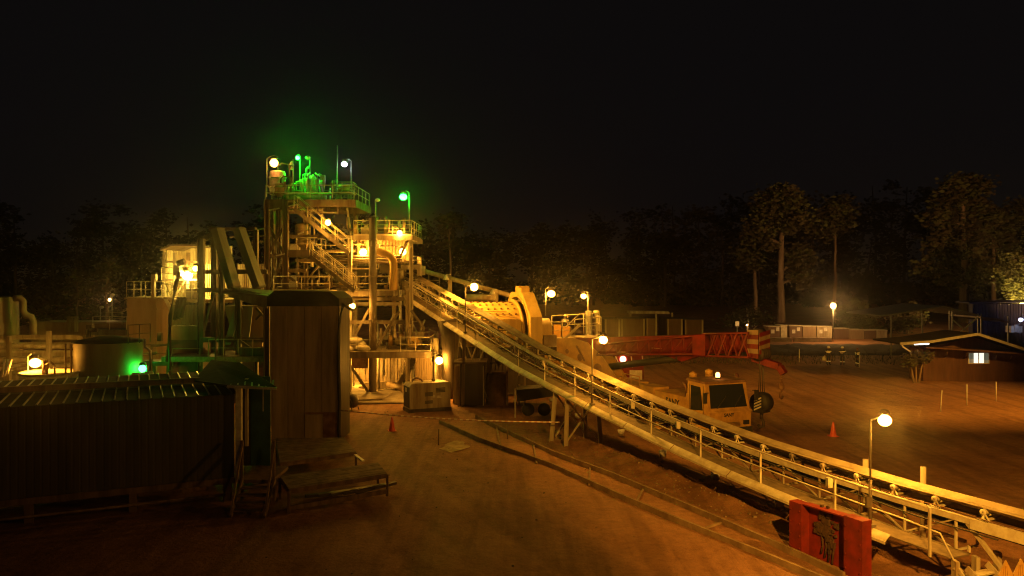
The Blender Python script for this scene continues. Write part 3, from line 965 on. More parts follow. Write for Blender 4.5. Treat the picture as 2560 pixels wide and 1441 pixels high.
cyl_vessel('tall round tank under the orange lamp on the tower top', 'round_tank', T(694, 495, 59), .58, 1.75, 'white')
cyl_vessel('brown bucket shaped tank at the front edge of the tower top', 'round_tank', V((xz(702, 57.8), 57.8, zL4)), .42, 1.0, 'tank')
cyl_vessel('domed vessel beside the upper stair on the mid level', 'round_tank', V((xz(757, 58.2), 58.2, zT(626))), .52, 1.75, 'tank')
t = thing('hydrocyclone_cluster', 'cluster of small cyclones and pipes lit green on the tower top', 'cyclones', T(785, 500, 60))
cc = T(782, 500, 60)
for k in range(7):
    a = 2 * PI * k / 7; p = cc + V((.75 * math.cos(a), .75 * math.sin(a), .35))
    mb = MB(); mb.lathe(p, [(.04, 0), (.08, .1), (.2, .85), (.2, 1.15), (.02, 1.16)], 10); mb.path([p + UP * 1.15, p + UP * 1.45, p + V((-.3 * math.cos(a), -.3 * math.sin(a), 1.6))], .06, 6)
    mb.build('cyclone', 'white', t)
mb = MB(); mb.lathe(cc, [(.01, .2), (.25, .2), (.28, 1.6), (.22, 1.8), (.01, 1.85)], 14); mb.build('distributor', 'white', t)
mb = MB(); mb.lathe(cc, [(.5, .0), (1.05, .05), (1.05, .42), (.98, .42), (.9, .1)], 18); mb.build('launder', 'white', t)
mb = MB()
for k in range(3): mb.path([cc + V((-1.6 + .5 * k, -.5, 0)), cc + V((-1.6 + .5 * k, -.5, 1.1 + .2 * k)), cc + V((-.3, -.2, 1.3 + .15 * k))], .07, 6)
mb.path([T(766, 440, 60), T(766, 425, 60), T(769, 420, 60), T(774, 421, 60)], .09, 8)
mb.build('pipe', 'white', t)
mb = MB(); mb.beam(T(800, 462, 59.6), T(815, 503, 59.2), .12).build('brace', 'cream', t); mb = MB(); mb.beam(T(786, 470, 59.6), T(806, 503, 59.2), .1).build('brace', 'cream', t); mb = MB(); mb.box(T(807, 445, 60), (.35, .35, .4)); mb.build('control_box', 'cream', t)
t = thing('vibrating_screen', 'pale screen housing between the round tank and the cyclones', 'screen', V((xz(732, 59.5), 59.5, zL4)))
c = V((xz(733, 59.5), 59.5, zL4)); mb = MB(); mb.prism([c + V((-.75, -.6, .35)), c + V((.75, -.6, .15)), c + V((.75, -.6, .8)), c + V((-.75, -.6, 1.05))], V((0, 1.2, 0))); mb.build('screen_body', 'cream', t)
mb = MB(); mb.tube(c + V((-.3, -.8, .95)), c + V((.3, -.8, .95)), .17); mb.tube(c + V((.1, -.62, .6)), c + V((.1, -.7, .6)), .2); mb.build('motor', 'galv', t)
mb = MB()
for sx in (-.65, .65):
    for sy in (-.5, .5): mb.tube(c + V((sx, sy, 0)), c + V((sx, sy, .3)), .09)
mb.build('spring_mount', 'steel', t)
t = thing('lookout_cage', 'small yellow railed cage on a braced stand at the tower top right', 'platform', V((xz(858, 60), 60, zL4)))
c = V((xz(860, 60), 60, zL4)); mb = MB(); mb.lathe(c + UP * .95, [(.01, 0), (.42, 0), (.46, .1), (.46, .45), (.01, .5)], 16); mb.build('round_bin', 'yellow', t)
mb = MB()
for sx in (-.35, .35):
    for sy in (-.35, .35): mb.beam(c + V((sx, sy, 0)), c + V((sx, sy, .95)), .1)
mb.beam(c + V((-.35, -.35, 0)), c + V((.35, -.35, .9)), .07); mb.build('stand', 'cream', t)
mb = MB(); mb.rail([c + V((-.8, -.7, .75)), c + V((.8, -.7, .75)), c + V((.8, .7, .75)), c + V((-.8, .7, .75)), c + V((-.8, -.7, .75))], h=.8, sp=.7); mb.bx(c.x - .8, c.x + .8, c.y - .7, c.y + .7, c.z + .7, c.z + .75); mb.build('cage_rail', 'cream', t)
mb = MB(); p = T(843, 500, 60.5); mb.tube(p, T(843, 364, 60.5), .055, .02); mb.box(p + UP * .05, (.25, .25, .1)); single(mb, 'whip_mast', 'white', 'tall thin white mast beside the white lamp', 'mast', loc=p)
t = thing('signal_bell_post', 'short pole with two bell shaped horns near the green lamp', 'post', T(731, 500, 59)); mb = MB(); mb.tube(T(733, 500, 59), T(733, 399, 59), .05); mb.build('pole', 'galv', t)
mb = MB(); p = T(729, 410, 59)
mb.lathe(p, [(.02, .22), (.08, .15), (.2, -.1), (.01, -.08)], 10); mb.lathe(p - UP * .35, [(.02, .18), (.06, .1), (.13, -.1), (.01, -.08)], 10); mb.build('horn', 'white', t)
# pumps and motors
def make_pump():
    t = thing('slurry_pump', 'pump', 'pump', (0, 0, 0), group='slurry pumps and motors on the tower decks')
    mb = MB(); mb.box((0, 0, .1), (1.5, .7, .2)); mb.build('base_frame', 'steel', t)
    mb = MB(); mb.tube((-.1, 0, .5), (.65, 0, .5), .24, n=14)
    for k in range(6): mb.lathe(V((0 + .1 * k, 0, .5)), [(.24, -.015), (.28, -.015), (.28, .015), (.24, .015)], 14, V((1, 0, 0)))
    mb.box((.25, 0, .78), (.25, .2, .16)); mb.build('motor', 'cream2', t)
    mb = MB(); mb.lathe(V((-.45, 0, .55)), [(.02, -.15), (.25, -.15), (.42, -.1), (.42, .1), (.25, .15), (.02, .15)], 18, V((1, 0, 0))); mb.build('casing', 'mill', t)
    mb = MB(); mb.path([(-.6, 0, .55), (-.95, 0, .55), (-1.1, 0, .75), (-1.1, 0, 1.5)], .1, 8); mb.tube((-.45, .25, .9), (-.45, .25, 1.6), .09); mb.build('pipe', 'steel', t)
    return t


pump = make_pump()
pspots = [(992, 868, 57, .2, 'pump on the lower deck close to the vertical pipe column'), (1040, 868, 56.2, 1.3, 'pump on the lower deck near its right end'), (1018, 868, 58.6, 0, 'pump at the back of the lower deck behind the other two'),
          (712, 726, 58.5, .4, 'pump on the main deck behind the sloping ducts'), (860, 726, 59.3, 2.0, 'pump on the main deck below the lower stair'), (906, 588, 59.0, .1, 'pump on the upper deck left of the vertical pipe top'), (980, 588, 59.2, .2, 'pump on the upper deck under the large green lamp')]
for i, (px, py, Y, rz, lab) in enumerate(pspots):
    z = {868: zL1, 726: zL2, 588: zL3}[py]
    loc = V((xz(px, Y), Y, z))
    if i == 0: pump.location = loc; pump.rotation_euler = (0, 0, rz); pump['label'] = lab
    else: dup(pump, loc, rz, lab)
# bulk bags piled on the lower deck
for i, (px, dz, sx, sz, Y, lab) in enumerate(((868, 0, .55, .42, 55.3, 'flattened white bulk bag at the left of the pile on the lower deck'), (892, 0, .75, .62, 55.9, 'large bulging white bulk bag in the middle of the pile'), (908, 0, .5, .42, 55.2, 'small white bulk bag at the right of the pile'), (884, .5, .6, .38, 55.7, 'white bulk bag lying on top of the pile'))):
    mb = MB(); c = V((xz(px, Y), Y, zL1 + dz)); mb.lathe(c, [(.01, 0), (sx * .9, .02), (sx, sz * .35), (sx * .85, sz * .8), (sx * .35, sz), (.01, sz * .93)], 16)
    rs = random.Random(i)
    for k, v in enumerate(mb.v): mb.v[k] = v + V((noise.noise(v * 2.2), noise.noise(v * 2.2 + V((5, 0, 0))), noise.noise(v * 2 + V((0, 9, 0))) * .6)) * .16
    single(mb, 'bulk_bag', 'bag', lab, 'bag', 'bulk bags on the lower deck', c)
# timber and hoses under the tower
mb = MB(); mb.tube(G(972, 962, .2), G(1012, 975, .3), .22, n=12); single(mb, 'fallen_pipe', 'tank', 'short thick pipe lying on the slab near the ladder', 'pipe')
mb = MB(); mb.path([G(856, 960, .16), G(890, 972, .16), G(925, 980, .16), G(960, 974, .16), G(1000, 972, .16), G(1020, 966, .2)], .05, 6); single(mb, 'air_hose', 'cream2', 'pale hose snaking over the wet slab to the generator', 'hose')
# ------------------------------------------------------------------ transfer station left of the tower
ts = thing('transfer_station', 'dark steel frame with hopper and canopy between the shed and the clad tower', 'steel frame', G(560, 1030))
for px, Y, top, wd in ((503, 48, 598, .36), (536, 49, 585, .34), (554, 47, 640, .28), (545, 51, 575, .2), (597, 47.5, 720, .3), (640, 50, 575, .26), (668, 46, 735, .34), (590, 52, 660, .24)):
    mb = MB(); x = xz(px, Y); mb.ibeam((x, Y, 0), (x, Y, zT(top, Y)), wd, wd, .05); mb.build('column', 'steel', ts)
def fr(mb):
    for a, b_, Y, w_ in (((500, 604), (552, 573), 48.3, .3), ((523, 573), (640, 573), 50.5, .2), ((496, 680), (668, 680), 48.3, .28), ((496, 725), (600, 728), 47.4, .26), ((575, 730), (672, 760), 45.6, .55), ((585, 722), (690, 745), 45.9, .12),
                         ((500, 850), (672, 850), 47.6, .3), ((600, 880), (670, 882), 46.5, .55), ((640, 770), (668, 800), 46.6, .12), ((640, 800), (668, 770), 46.7, .12), ((503, 850), (536, 730), 48.1, .14), ((597, 850), (640, 880), 47, .12)):
        MB().beam(P(*a, Y), P(*b_, Y), .16, w_).build('beam', 'steel', ts)
fr(None)
mb = MB(); mb.prism([P(556, 728, 45.2), P(575, 716, 48.5), P(692, 728, 48.5), P(690, 742, 45.2)], V((0, 0, -.14))); mb.build('canopy_roof', 'corr', ts)
mb = MB(); mb.prism([P(560, 765, 49), P(668, 765, 49), P(655, 868, 49), P(590, 868, 49)], V((0, 1.8, 0))); mb.build('hopper', 'tank', ts)
mb = MB(); mb.prism([P(588, 762, 47.8), P(606, 770, 47.8), P(575, 862, 47.8), P(560, 862, 47.8)], V((0, .1, 0))); mb.prism([P(608, 765, 47.7), P(632, 768, 47.7), P(622, 850, 47.7), P(606, 850, 47.7)], V((0, .1, 0))); mb.build('side_panel', 'greypanel', ts)
mb = MB(); mb.corr(P(430, 814, 48.5), P(492, 814, 48.5) - P(430, 814, 48.5), V((0, 0, 1.25)), 9, -.04); mb.bx(xz(428, 48.4), xz(492, 48.4), 48.4, 48.55, zT(850, 48.4), zT(815, 48.4)); mb.build('bin_front', 'tank', ts)
mb = MB(); mb.bx(xz(428, 48.6), xz(500, 48.6), 48.6, 51, 0.02, zT(850, 48.6)); mb.build('lower_bin', 'darksteel', ts)
mb = MB(); mb.rail([P(522, 892, 46.2), P(668, 892, 46.2)], h=1.0, sp=.9); mb.rail([P(432, 915, 46.4), P(500, 915, 46.4)], h=1.0); mb.build('handrail', 'cream', ts)
mb = MB(); mb.bx(xz(420, 47), xz(672, 47), 46.1, 50, zT(892, 46.2) - .3, zT(892, 46.2)); mb.build('deck', 'grating', ts)
mb = MB(); mb.path([P(418, 905, 46), P(425, 790, 46), P(438, 720, 46.5), P(447, 682, 47)], .12, 8); mb.tube(P(539, 905, 45.8), P(539, 830, 45.8), .05); mb.tube(P(424, 925, 44), P(424, 800, 44), .06)
for k in range(3): mb.tube(P(437 + 8 * k, 800 - 3 * k, 47.5), P(447 + 8 * k, 745, 48), .12)
mb.build('pipe', 'steel', ts)
for i, (a, b_, lab) in enumerate((((543, 572), (586, 722), 'left of two wide grey sheet ducts sloping down behind the canopy'), ((597, 572), (649, 720), 'right of two wide sloping ducts, its lower half lit green'))):
    p, q = P(*a, 47.0), P(*b_, 46.6)
    t = thing('sloping_duct', lab, 'duct', q, group='pair of sloping sheet ducts')
    mb = MB(); mb.beam(p, q, .66, .45); mb.build('duct_body', 'greypanel', t)
    for k in (.02, .5, .98):
        c = p.lerp(q, k); MB().beam(c - (q - p).normalized() * .03, c + (q - p).normalized() * .03, .72, .51).build('flange', 'greypanel', t)

# tall corrugated shed behind (open front) on legs
sh = thing('corrugated_shed', 'tall narrow corrugated iron shed glowing yellow inside at left of the plant', 'shed', P(455, 900, 60))
ys0, ys1 = 58.5, 62
a0, a1 = P(410, 745, ys1), P(500, 745, ys1)
mb = MB(); mb.corr(V((a0.x, ys1, 6.2)), V((a1.x - a0.x + 2.5, 0, 0)), V((0, 0, 4.4)), 22, -.06); mb.build('rear_wall', 'cream', sh)
mb = MB(); mb.corr(V((xz(408, ys0), ys0, 6.2)), V((0, ys1 - ys0, 0)), V((0, 0, 4.2)), 12, .05); mb.build('side_wall', 'cream', sh)
mb = MB(); mb.prism([V((xz(404, ys0), ys0 - .2, zT(622, ys0))), V((xz(430, ys0), ys0 - .2, zT(611, ys0))), V((xz(512, ys0), ys0 - .2, zT(612, ys0))), V((xz(512, ys0), ys0 - .2, zT(616, ys0))), V((xz(430, ys0), ys0 - .2, zT(616, ys0))), V((xz(404, ys0), ys0 - .2, zT(627, ys0)))], V((0, 4, 0))); mb.build('roof', 'corr', sh)
mb = MB()
for px in (410, 437, 470, 508):
    mb.beam((xz(px, 58.6), 58.6, 0), (xz(px, 58.6), 58.6, 10), .18)
for py in (655, 700): mb.beam(P(408, py, 58.6), P(510, py, 58.6), .14)
mb.beam(P(437, 745, 58.5), P(470, 690, 58.5), .1); mb.build('frame', 'steel', sh)
mb = MB(); mb.bx(xz(400, 57), xz(600, 57), 55.8, 62, zT(748, 57) - .2, zT(748, 57)); mb.build('floor_deck', 'grating', sh)
mb = MB(); mb.rail([P(404, 748, 55.9), P(505, 748, 55.9)], h=1.0, sp=.8); mb.rail([P(404, 700, 58.3), P(500, 700, 58.3)], h=.9, sp=1); mb.build('handrail', 'cream2', sh)
mb = MB(); mb.corr(P(505, 748, 60), P(668, 748, 60) - P(505, 748, 60), V((0, 0, 2.6)), 30, -.06); mb.build('annexe_wall', 'cream', sh)
mb = MB()
mb.bx(xz(436, 57.5), xz(452, 57.5), 57.3, 58, zT(690, 57.5), zT(664, 57.5)); mb.tube(P(445, 660, 57), P(462, 655, 57), .25, n=12); mb.bx(xz(470, 57), xz(490, 57), 56.6, 57.4, zT(748, 57), zT(722, 57)); mb.build('machine', 'darksteel', sh)

# ------------------------------------------------------------------ clad stair tower
ct = thing('clad_tower', 'tall brown boarded tower with dark flat roof standing right of the hut', 'tower', G(760, 1114))
cx0, cx1, cy0, cy1 = xz(678, 38.6), xz(845, 38.6), 38.6, 41.2
ctop = zT(742, 38.6)
mb = MB()
for k in range(4):
    a = cx0 + (cx1 - cx0) * k / 4; b_ = cx0 + (cx1 - cx0) * (k + 1) / 4
    mb.bx(a + .012, b_ - .012, cy0, cy0 + .05, .18 if k else .25, ctop)
mb.bx(cx0, cx1, cy0 + .05, cy1, .1, ctop - .02)
for k in range(22):
    x_, z_ = R.uniform(cx0 + .1, cx1 - .1), R.uniform(1, ctop - .6); mb.tube((x_, cy0 - .012, z_), (x_, cy0, z_), R.uniform(.015, .03), n=6)
for z_ in (2.3, 4.4): mb.bx(cx0 + .03, cx1 - .03, cy0 - .012, cy0 - .001, z_, z_ + .05)
mb.build('wall', 'clad', ct)
mb = MB(); mb.prism([V((cx0 - .12, cy0 - .3, ctop - .45)), V((cx1 + .12, cy0 - .3, ctop - .45)), V((cx1 + .12, cy0 - .3, ctop - .1)), V((cx1 - .35, cy0 - .3, ctop + .25)), V((cx0 + .25, cy0 - .3, ctop + .3)), V((cx0 - .12, cy0 - .3, ctop))], V((0, 3.2, 0))); mb.build('roof', 'roofdark', ct)
mb = MB(); mb.bx(cx0 - .05, cx0 - .002, cy0 - .03, cy0 + .06, .9, ctop - .46); mb.build('corner_trim', 'galv', ct)
mb = MB(); mb.bx(cx1 + .003, cx1 + .04, cy0 + .02, cy1 - .02, .15, ctop - .46); mb.build('side_shade_sheet', 'darksteel', ct)  # dark sheet added to keep this side in shade from the plant lamps
mb = MB(); dx0, dx1 = xz(763, 38.6), xz(806, 38.6); mb.bx(dx0, dx1, cy0 - .035, cy0 - .003, .2, zT(1037, 38.6)); mb.build('door', 'clad', ct)
mb = MB(); dx2 = xz(842, 38.6); mb.bx(dx1 + .05, dx2, cy0 - .03, cy0 - .003, .2, zT(1033, 38.6)); mb.bx(dx0 - .02, dx2, cy0 - .06, cy0 - .003, zT(1035, 38.6), zT(1031, 38.6)); mb.build('side_panel', 'rust', ct)
mb = MB(); mb.path([V((cx1 + .1, cy0 - .1, .4))] + [V((cx1 + .07 + .03 * math.sin(k), cy0 - .1, .8 + .75 * k)) for k in range(8)] + [V((cx1 + .2, cy0 + .2, 6.8)), V((cx1 + .5, cy0 + 1, 6.5))], .085, 8); mb.build('hose', 'black', ct)
mb = MB(); mb.lathe(G(846, 1114), [(.18, 0), (.15, .05), (.02, .24), (.01, .24)], 12); single(mb, 'cone_cap', 'white', 'small pale conical cap on the ground at the clad tower corner', 'cap')

# ------------------------------------------------------------------ hut in the left foreground
ha = math.radians(25)
hB = V((xz(585, 28.9), 28.9, 0))
ht = thing('site_hut', 'long low dark hut with flat corrugated roof on stumps in the left foreground', 'hut', hB, ha)
LH = dict(local=True)
zf, ze, hl, hdp_ = .87, 3.92, 15.0, 6.6
mb = MB(); mb.corr((-hl, 0, zf), (hl, 0, 0), (0, 0, ze - zf), 66, -.008); mb.build('wall', 'hutwall', ht, **LH)
mb = MB(); mb.bx(-hl, -.02, .06, hdp_ - .3, zf, ze - .06); mb.build('end_wall', 'hutwall', ht, **LH)
mb = MB(); mb.bx(-hl, .03, -.03, .05, zf - .22, zf - .01); mb.build('floor_beam', 'wood', ht, **LH)
mb = MB()
mb.corr((-hl, -.4, ze), (hl + .1, 0, 0), (0, 3.2, .02), 40, .045, True); mb.corr((-hl, 2.75, ze + .07), (hl + .1, 0, 0), (0, hdp_ - 2.7, .02), 40, .045, True); mb.build('roof', ['hutroof', 'rib'], ht, **LH)
mb = MB(); mb.beam((-hl, 2.72, ze + .2), (0, 2.72, ze + .2), .16, .2); mb.build('roof_batten', 'wood', ht, **LH)
for k in range(5):
    px = -.2 - k * 3.1
    mb = MB(); mb.bx(px - .13, px + .13, .1, .38, -.1, zf - .02); mb.build('stump', 'wood', ht, **LH)
mb = MB(); mb.tube((-hl, -.1, .22), (-.3, -.1, .3), .05); mb.build('service_pipe', 'wood', ht, **LH)
# porch with skillion roof over the door
pz = zT(966, 28.6)
mb = MB(); mb.prism([P(486, 951, 30.5), P(528, 900, 34.5), P(600, 907, 34), P(693, 969, 28.3), P(570, 963, 28.3)], V((0, 0, -.06))); mb.build('porch_roof', 'roofdark', ht)
mb = MB(); mb.beam(P(568, 967, 28.2), P(692, 972, 28.2), .03, .09)
for k in range(7): mb.beam(P(575 + 18 * k, 968 + .7 * k, 28.3), P(580 + 17 * k, 952, 30.0), .05, .05)
mb.build('porch_rafter', 'galv', ht)
mb = MB(); mb.beam((xz(598, 28.7), 28.7, zf - .1), (xz(598, 28.7), 28.7, pz), .19, .19); mb.build('porch_post', 'white', ht)
mb = MB(); mb.beam((xz(617, 30.0), 30.0, zf + .9), (xz(617, 30.0), 30.0, pz + .1), .14, .1); mb.build('porch_post', 'cream', ht)
mb = MB(); mb.bx(xz(627, 30.6), xz(676, 30.6), 30.6, 30.66, zf + .02, pz + .1); mb.build('door', 'teal', ht)
mb = MB(); mb.bx(xz(655, 30.5), xz(657, 30.5), 30.57, 30.6, zf + 2.1, pz - .1); mb.build('door_trim', 'galv', ht)
mb = MB(); mb.bx(xz(600, 30.7), xz(627, 30.7), 30.72, 30.8, zf, pz); mb.build('alcove_wall', 'hutwall', ht)
mb = MB(); mb.bx(xz(604, 29), xz(690, 29), 28.5, 30.6, zf - .12, zf + .0); mb.build('landing', 'wood', ht)
stp = MB()
tp0, tp1 = V((xz(608, 28.5), 28.45, zf)), V((xz(688, 28.5), 28.45, zf))
dn = V((0, -1.6, -zf))
for a in (tp0, tp1): stp.beam(a, a + dn + V((.12, 0, 0)), .06, .2)
for k in range(1, 5): c = (tp0 + tp1) / 2 + dn * (k / 5); stp.bx(c.x - .52, c.x + .52, c.y - .14, c.y + .14, c.z - .03, c.z + .02)
stp.build('steps', 'wood', ht)
for a in (tp0, tp1):
    stp = MB(); stp.beam(a + UP * 1.35, a + dn + V((.16, -.1, .1)), .06, .09); stp.beam(a + V((-.06, .1, 0)) + UP * 1.4, a - V((.06, -.1, 0)) - UP * .75, .08, .08); stp.build('stair_rail', 'wood', ht)

# two low timber platforms by the clad tower
def low_platform(name, lab, c0, c1, c2, c3, z, m_='wood'):
    t = thing(name, lab, 'platform', (V(c0) + V(c2)) / 2 * V((1, 1, 0)).length / 1.41421356 if False else V((c0.x, c0.y, 0)), group='low timber platforms')
    cs = [V((c.x, c.y, z)) for c in (c0, c1, c2, c3)]
    n_ = 11
    mb = MB()
    for k in range(n_):
        a, b_ = (k + .04) / n_, (k + .96) / n_
        dz = UP * R.uniform(-.006, .006)
        mb.prism([cs[0].lerp(cs[3], a) + dz, cs[1].lerp(cs[2], a) + dz, cs[1].lerp(cs[2], b_) + dz, cs[0].lerp(cs[3], b_) + dz], V((0, 0, .04)))
    mb.build('deck_boards', m_, t)
    mb = MB(); mb.beam(cs[0] - UP * .06, cs[1] - UP * .06, .07, .11); mb.beam(cs[1] - UP * .06, cs[2] - UP * .06, .07, .11); mb.beam(cs[2] - UP * .06, cs[3] - UP * .06, .07, .11); mb.beam(cs[3] - UP * .06, cs[0] - UP * .06, .07, .11)
    lo_ = z * .22
    mb.beam(V((cs[0].x, cs[0].y, lo_)), V((cs[1].x, cs[1].y, lo_)), .08, .16); mb.build('frame', m_, t)
    for c in cs:
        mb = MB(); mb.beam(V((c.x, c.y, 0)), c - UP * .02, .09, .09); mb.build('leg', m_, t)


low_platform('low_platform', 'front one of two low timber platforms with an open frame below its deck', P(722, 1226, 27.4), P(968, 1190, 29.6), P(945, 1166, 31.4), P(700, 1199, 29.2), zT(1226, 27.4))
low_platform('low_platform', 'rear low timber platform against the foot of the clad tower', P(700, 1160, 31.2), P(890, 1133, 33.2), P(860, 1108, 36.2), P(690, 1120, 36.0), zT(1160, 31.2))
mb = MB(); a = P(888, 1138, 32); mb.beam(a, a + V((.45, -.7, -.08)), .12, .05); single(mb, 'loose_plank', 'white', 'short pale plank leaning off the edge of the rear platform', 'plank')
mb = MB()
for k in range(5):
    a = V((xz(760 + 30 * k, 29), 29.2 + .12 * k, .1)); mb.beam(a, a + V((1.4, .7, .05 * k)), .18, .1)
single(mb, 'stored_timber', 'darksteel', 'dark lengths of timber stored beneath the front platform', 'timber')

# ------------------------------------------------------------------ left yard
def round_tank(label, c, r, h, roof, m_='tank', band=True):
    t = thing('storage_tank', label, 'tank', c); c = V(c)
    mb = MB(); mb.lathe(c, [(r, 0), (r, h), (r - .04, h), (r - .04, h - .25)] if not roof else [(r, 0), (r, h)], 40); mb.build('shell', m_, t)
    if roof:
        mb = MB(); mb.lathe(c, [(r + .12, h - .06), (r + .12, h + .0), (.3, h + roof), (.01, h + roof)], 40); mb.build('roof', 'roofdark', t)
    else:
        mb = MB(); mb.lathe(c, [(r - .04, h - .2), (.01, h - .2)], 40); mb.build('slurry_surface', 'dirtstain', t)
        mb = MB(); mb.lathe(c, [(r + .01, h - .1), (r + .07, h - .1), (r + .07, h + .02), (r - .05, h + .02)], 40); mb.build('rim', m_, t)
    return t


t = round_tank('large round tank with dark conical roof, lit amber left and green right', V((xz(272, 44), 44, 0)), 1.72, zT(858, 42.3), .28)
c = V((xz(272, 44), 44, zT(858, 42.3)))
mb = MB(); mb.rail([c + V((1.5, -.9, -.1)), c + V((2.1, .4, -.1))], h=1.0, sp=.7); mb.build('handrail', 'steel', t)
mb = MB(); mb.tube(c + V((-.9, -.4, .2)), c + V((-.9, -.4, .65)), .13); mb.tube(c + V((-.9, -.4, .6)), c + V((-.4, -.4, .6)), .1); mb.build('roof_nozzle', 'steel', t)
mb = MB()
for k in range(2): mb.tube(c + V((-1.72 * math.cos(.5), -1.72 * math.sin(.5), -3)) + V((-.05 - .3 * k, -.1, 0)), c + V((-1.72 * math.cos(.5), -1.72 * math.sin(.5), -.1)) + V((-.05 - .3 * k, -.1, 0)), .05)
mb.build('down_pipe', 'tank', t)
round_tank('low open round tank under the amber lamp at far left', V((xz(86, 41), 42.4, 0)), 1.45, zT(938, 41), 0, 'cream2')
t = round_tank('tall pale tank cut by the left edge of the photo', V((xz(-28, 61), 61, 0)), 2.0, zT(742, 60), .05)
mb = MB(); mb.path([P(36, 746, 60), P(50, 746, 60), P(57, 753, 60), P(58, 778, 60), P(66, 790, 60), P(78, 793, 60), P(83, 805, 60), P(83, 850, 60)], .26, 10); mb.build('duct', 'tank', t)
t = thing('concrete_basin', 'long pale basin wall with a gate frame behind the pipe rack', 'basin', P(200, 860, 63))
mb = MB(); mb.bx(xz(78, 63), xz(330, 63), 63, 66, zT(870, 63), zT(806, 63)); mb.build('basin_wall', 'tank', t)
mb = MB()
for px in (172, 191): mb.beam(P(px, 830, 62.8), P(px, 791, 62.8), .2)
mb.beam(P(168, 794, 62.8), P(195, 794, 62.8), .2, .12); mb.beam(P(181, 805, 62.8), P(181, 791, 62.8), .1); mb.build('gate_frame', 'cream', t)
mb = MB(); mb.rail([P(232, 825, 60), P(400, 825, 60)], h=1.0, sp=1.2); mb.rail([P(265, 812, 61.5), P(305, 812, 61.5), P(318, 806, 62)], h=.95, sp=1.2); mb.build('handrail', 'cream2', t)
mb = MB(); mb.bx(xz(220, 60.4), xz(400, 60.4), 60, 62, zT(838, 60), zT(825, 60)); mb.bx(xz(222, 60), xz(236, 60), 59.6, 60, zT(825, 60), zT(812, 60)); mb.build('walkway', 'steel', t)
pr = thing('pipe_rack', 'long low rack of horizontal pipes and beams lit amber at far left', 'pipe rack', P(100, 960, 52))
mb = MB()
for py, r, Y in ((846, .14, 52), (862, .1, 52.4), (868, .16, 51.6), (882, .10, 52), (902, .2, 51.5), (918, .14, 51.0), (925, .12, 50.4)):
    mb.tube((-50, Y, zT(py, Y)), P(205, py - 2, Y), r, n=8)
mb.build('pipe', 'cream', pr)
mb = MB()
for px in (-60, 22, 122, 200): mb.beam((xz(px, 51.2), 51.2, 0), (xz(px, 51.2), 51.2, zT(828 if px == 122 else 842, 51.2)), .24)
for py in (842, 886, 930): mb.beam((-50, 51.9, zT(py, 51.9)), P(235, py, 51.9), .1, .22)
mb.build('frame', 'cream', pr)
mb = MB(); mb.bx(-50, xz(205, 53), 53, 53.2, 0, zT(880, 53)); mb.build('bund_wall', 'cream', pr)
mb = MB(); mb.path([P(112, 935, 43), P(114, 915, 43), P(112, 900, 43)], .16, 8); mb.path([P(116, 912, 42.6), P(126, 904, 42.6), P(136, 914, 42.6), P(137, 930, 42.6), P(137, 945, 42.6)], .05, 8); single(mb, 'tank_pump', 'rust', 'upright pump with a curved hose on the low open tank', 'pump')
mb = MB()
for k in range(3): mb.tube(P(4 + 7 * k, 945 - 4 * k, 42), P(12 + 8 * k, 900, 43), .06)
single(mb, 'leaning_pipes', 'cream', 'three thin leaning pipes at the left edge beside the amber lamp', 'pipes')
sb = thing('square_bin', 'square pale bin with railed top platform left of the yellow shed', 'bin', G(354, 980))
bx0, bx1 = xz(318, 54), xz(391, 54); zb = zT(748, 54)
mb = MB(); mb.bx(bx0, bx1, 54, 56, 1.2, zb); mb.bx(bx0 - .05, bx1 + .05, 53.95, 56.05, zb - .75, zb - .62); mb.build('shell', 'tank', sb)
mb = MB()
for x in (bx0 + .1, bx1 - .1):
    for y in (54.1, 55.9): mb.beam((x, y, 0), (x, y, 1.25), .2)
mb.build('leg', 'steel', sb)
mb = MB(); mb.bx(bx0 - .1, xz(420, 54), 53.8, 56.2, zb, zb + .12); mb.build('deck', 'grating', sb)
mb = MB(); zz = zb + .12; mb.rail([V((bx0, 56, zz)), V((bx0, 53.9, zz)), V((xz(412, 54), 53.9, zz))], h=1.05, sp=.55 * 2); mb.build('handrail', 'cream2', sb)
mb = MB(); mb.bx(xz(382, 54), xz(390, 54), 53.7, 54, zz, zz + 1.3); mb.box(P(386, 694, 54), (.3, .3, .42)); mb.build('control_post', 'cream', sb)
mb = MB()
for o in (0, .8):
    mb.beam(V((xz(412, 54), 54 + o, zz)), V((xz(440, 54), 54 + o, zz - 1.6)), .06, .22); mb.tube(V((xz(412, 54), 54 + o, zz + 1)), V((xz(440, 54), 54 + o, zz - .6)), .03)
for k in range(6): c = V((xz(412 + 28 * (k + .5) / 6, 54), 54.4, zz - 1.6 * (k + .5) / 6)); mb.box(c, (.2, .8, .03))
mb.build('stair_flight', 'cream2', sb)
mb = MB(); mb.rail([P(300, 905, 47), P(420, 905, 47)], h=1.0, sp=1.0); mb.bx(xz(300, 47), xz(425, 47), 47, 48.4, zT(915, 47), zT(905, 47))
for px in (305, 345, 385, 420): mb.beam((xz(px, 47.2), 47.2, 0), (xz(px, 47.2), 47.2, zT(912, 47)), .14)
mb.tube(P(345, 870, 48), P(420, 862, 48), .06); mb.tube(P(345, 888, 48), P(390, 884, 48), .08); mb.box(P(352, 860, 48), (.4, .4, .5)); mb.box(P(400, 843, 49), (.25, .25, .5))
single(mb, 'service_gantry', 'steel', 'dark low pipe gantry with handrail between the round tank and the steel frame', 'gantry')
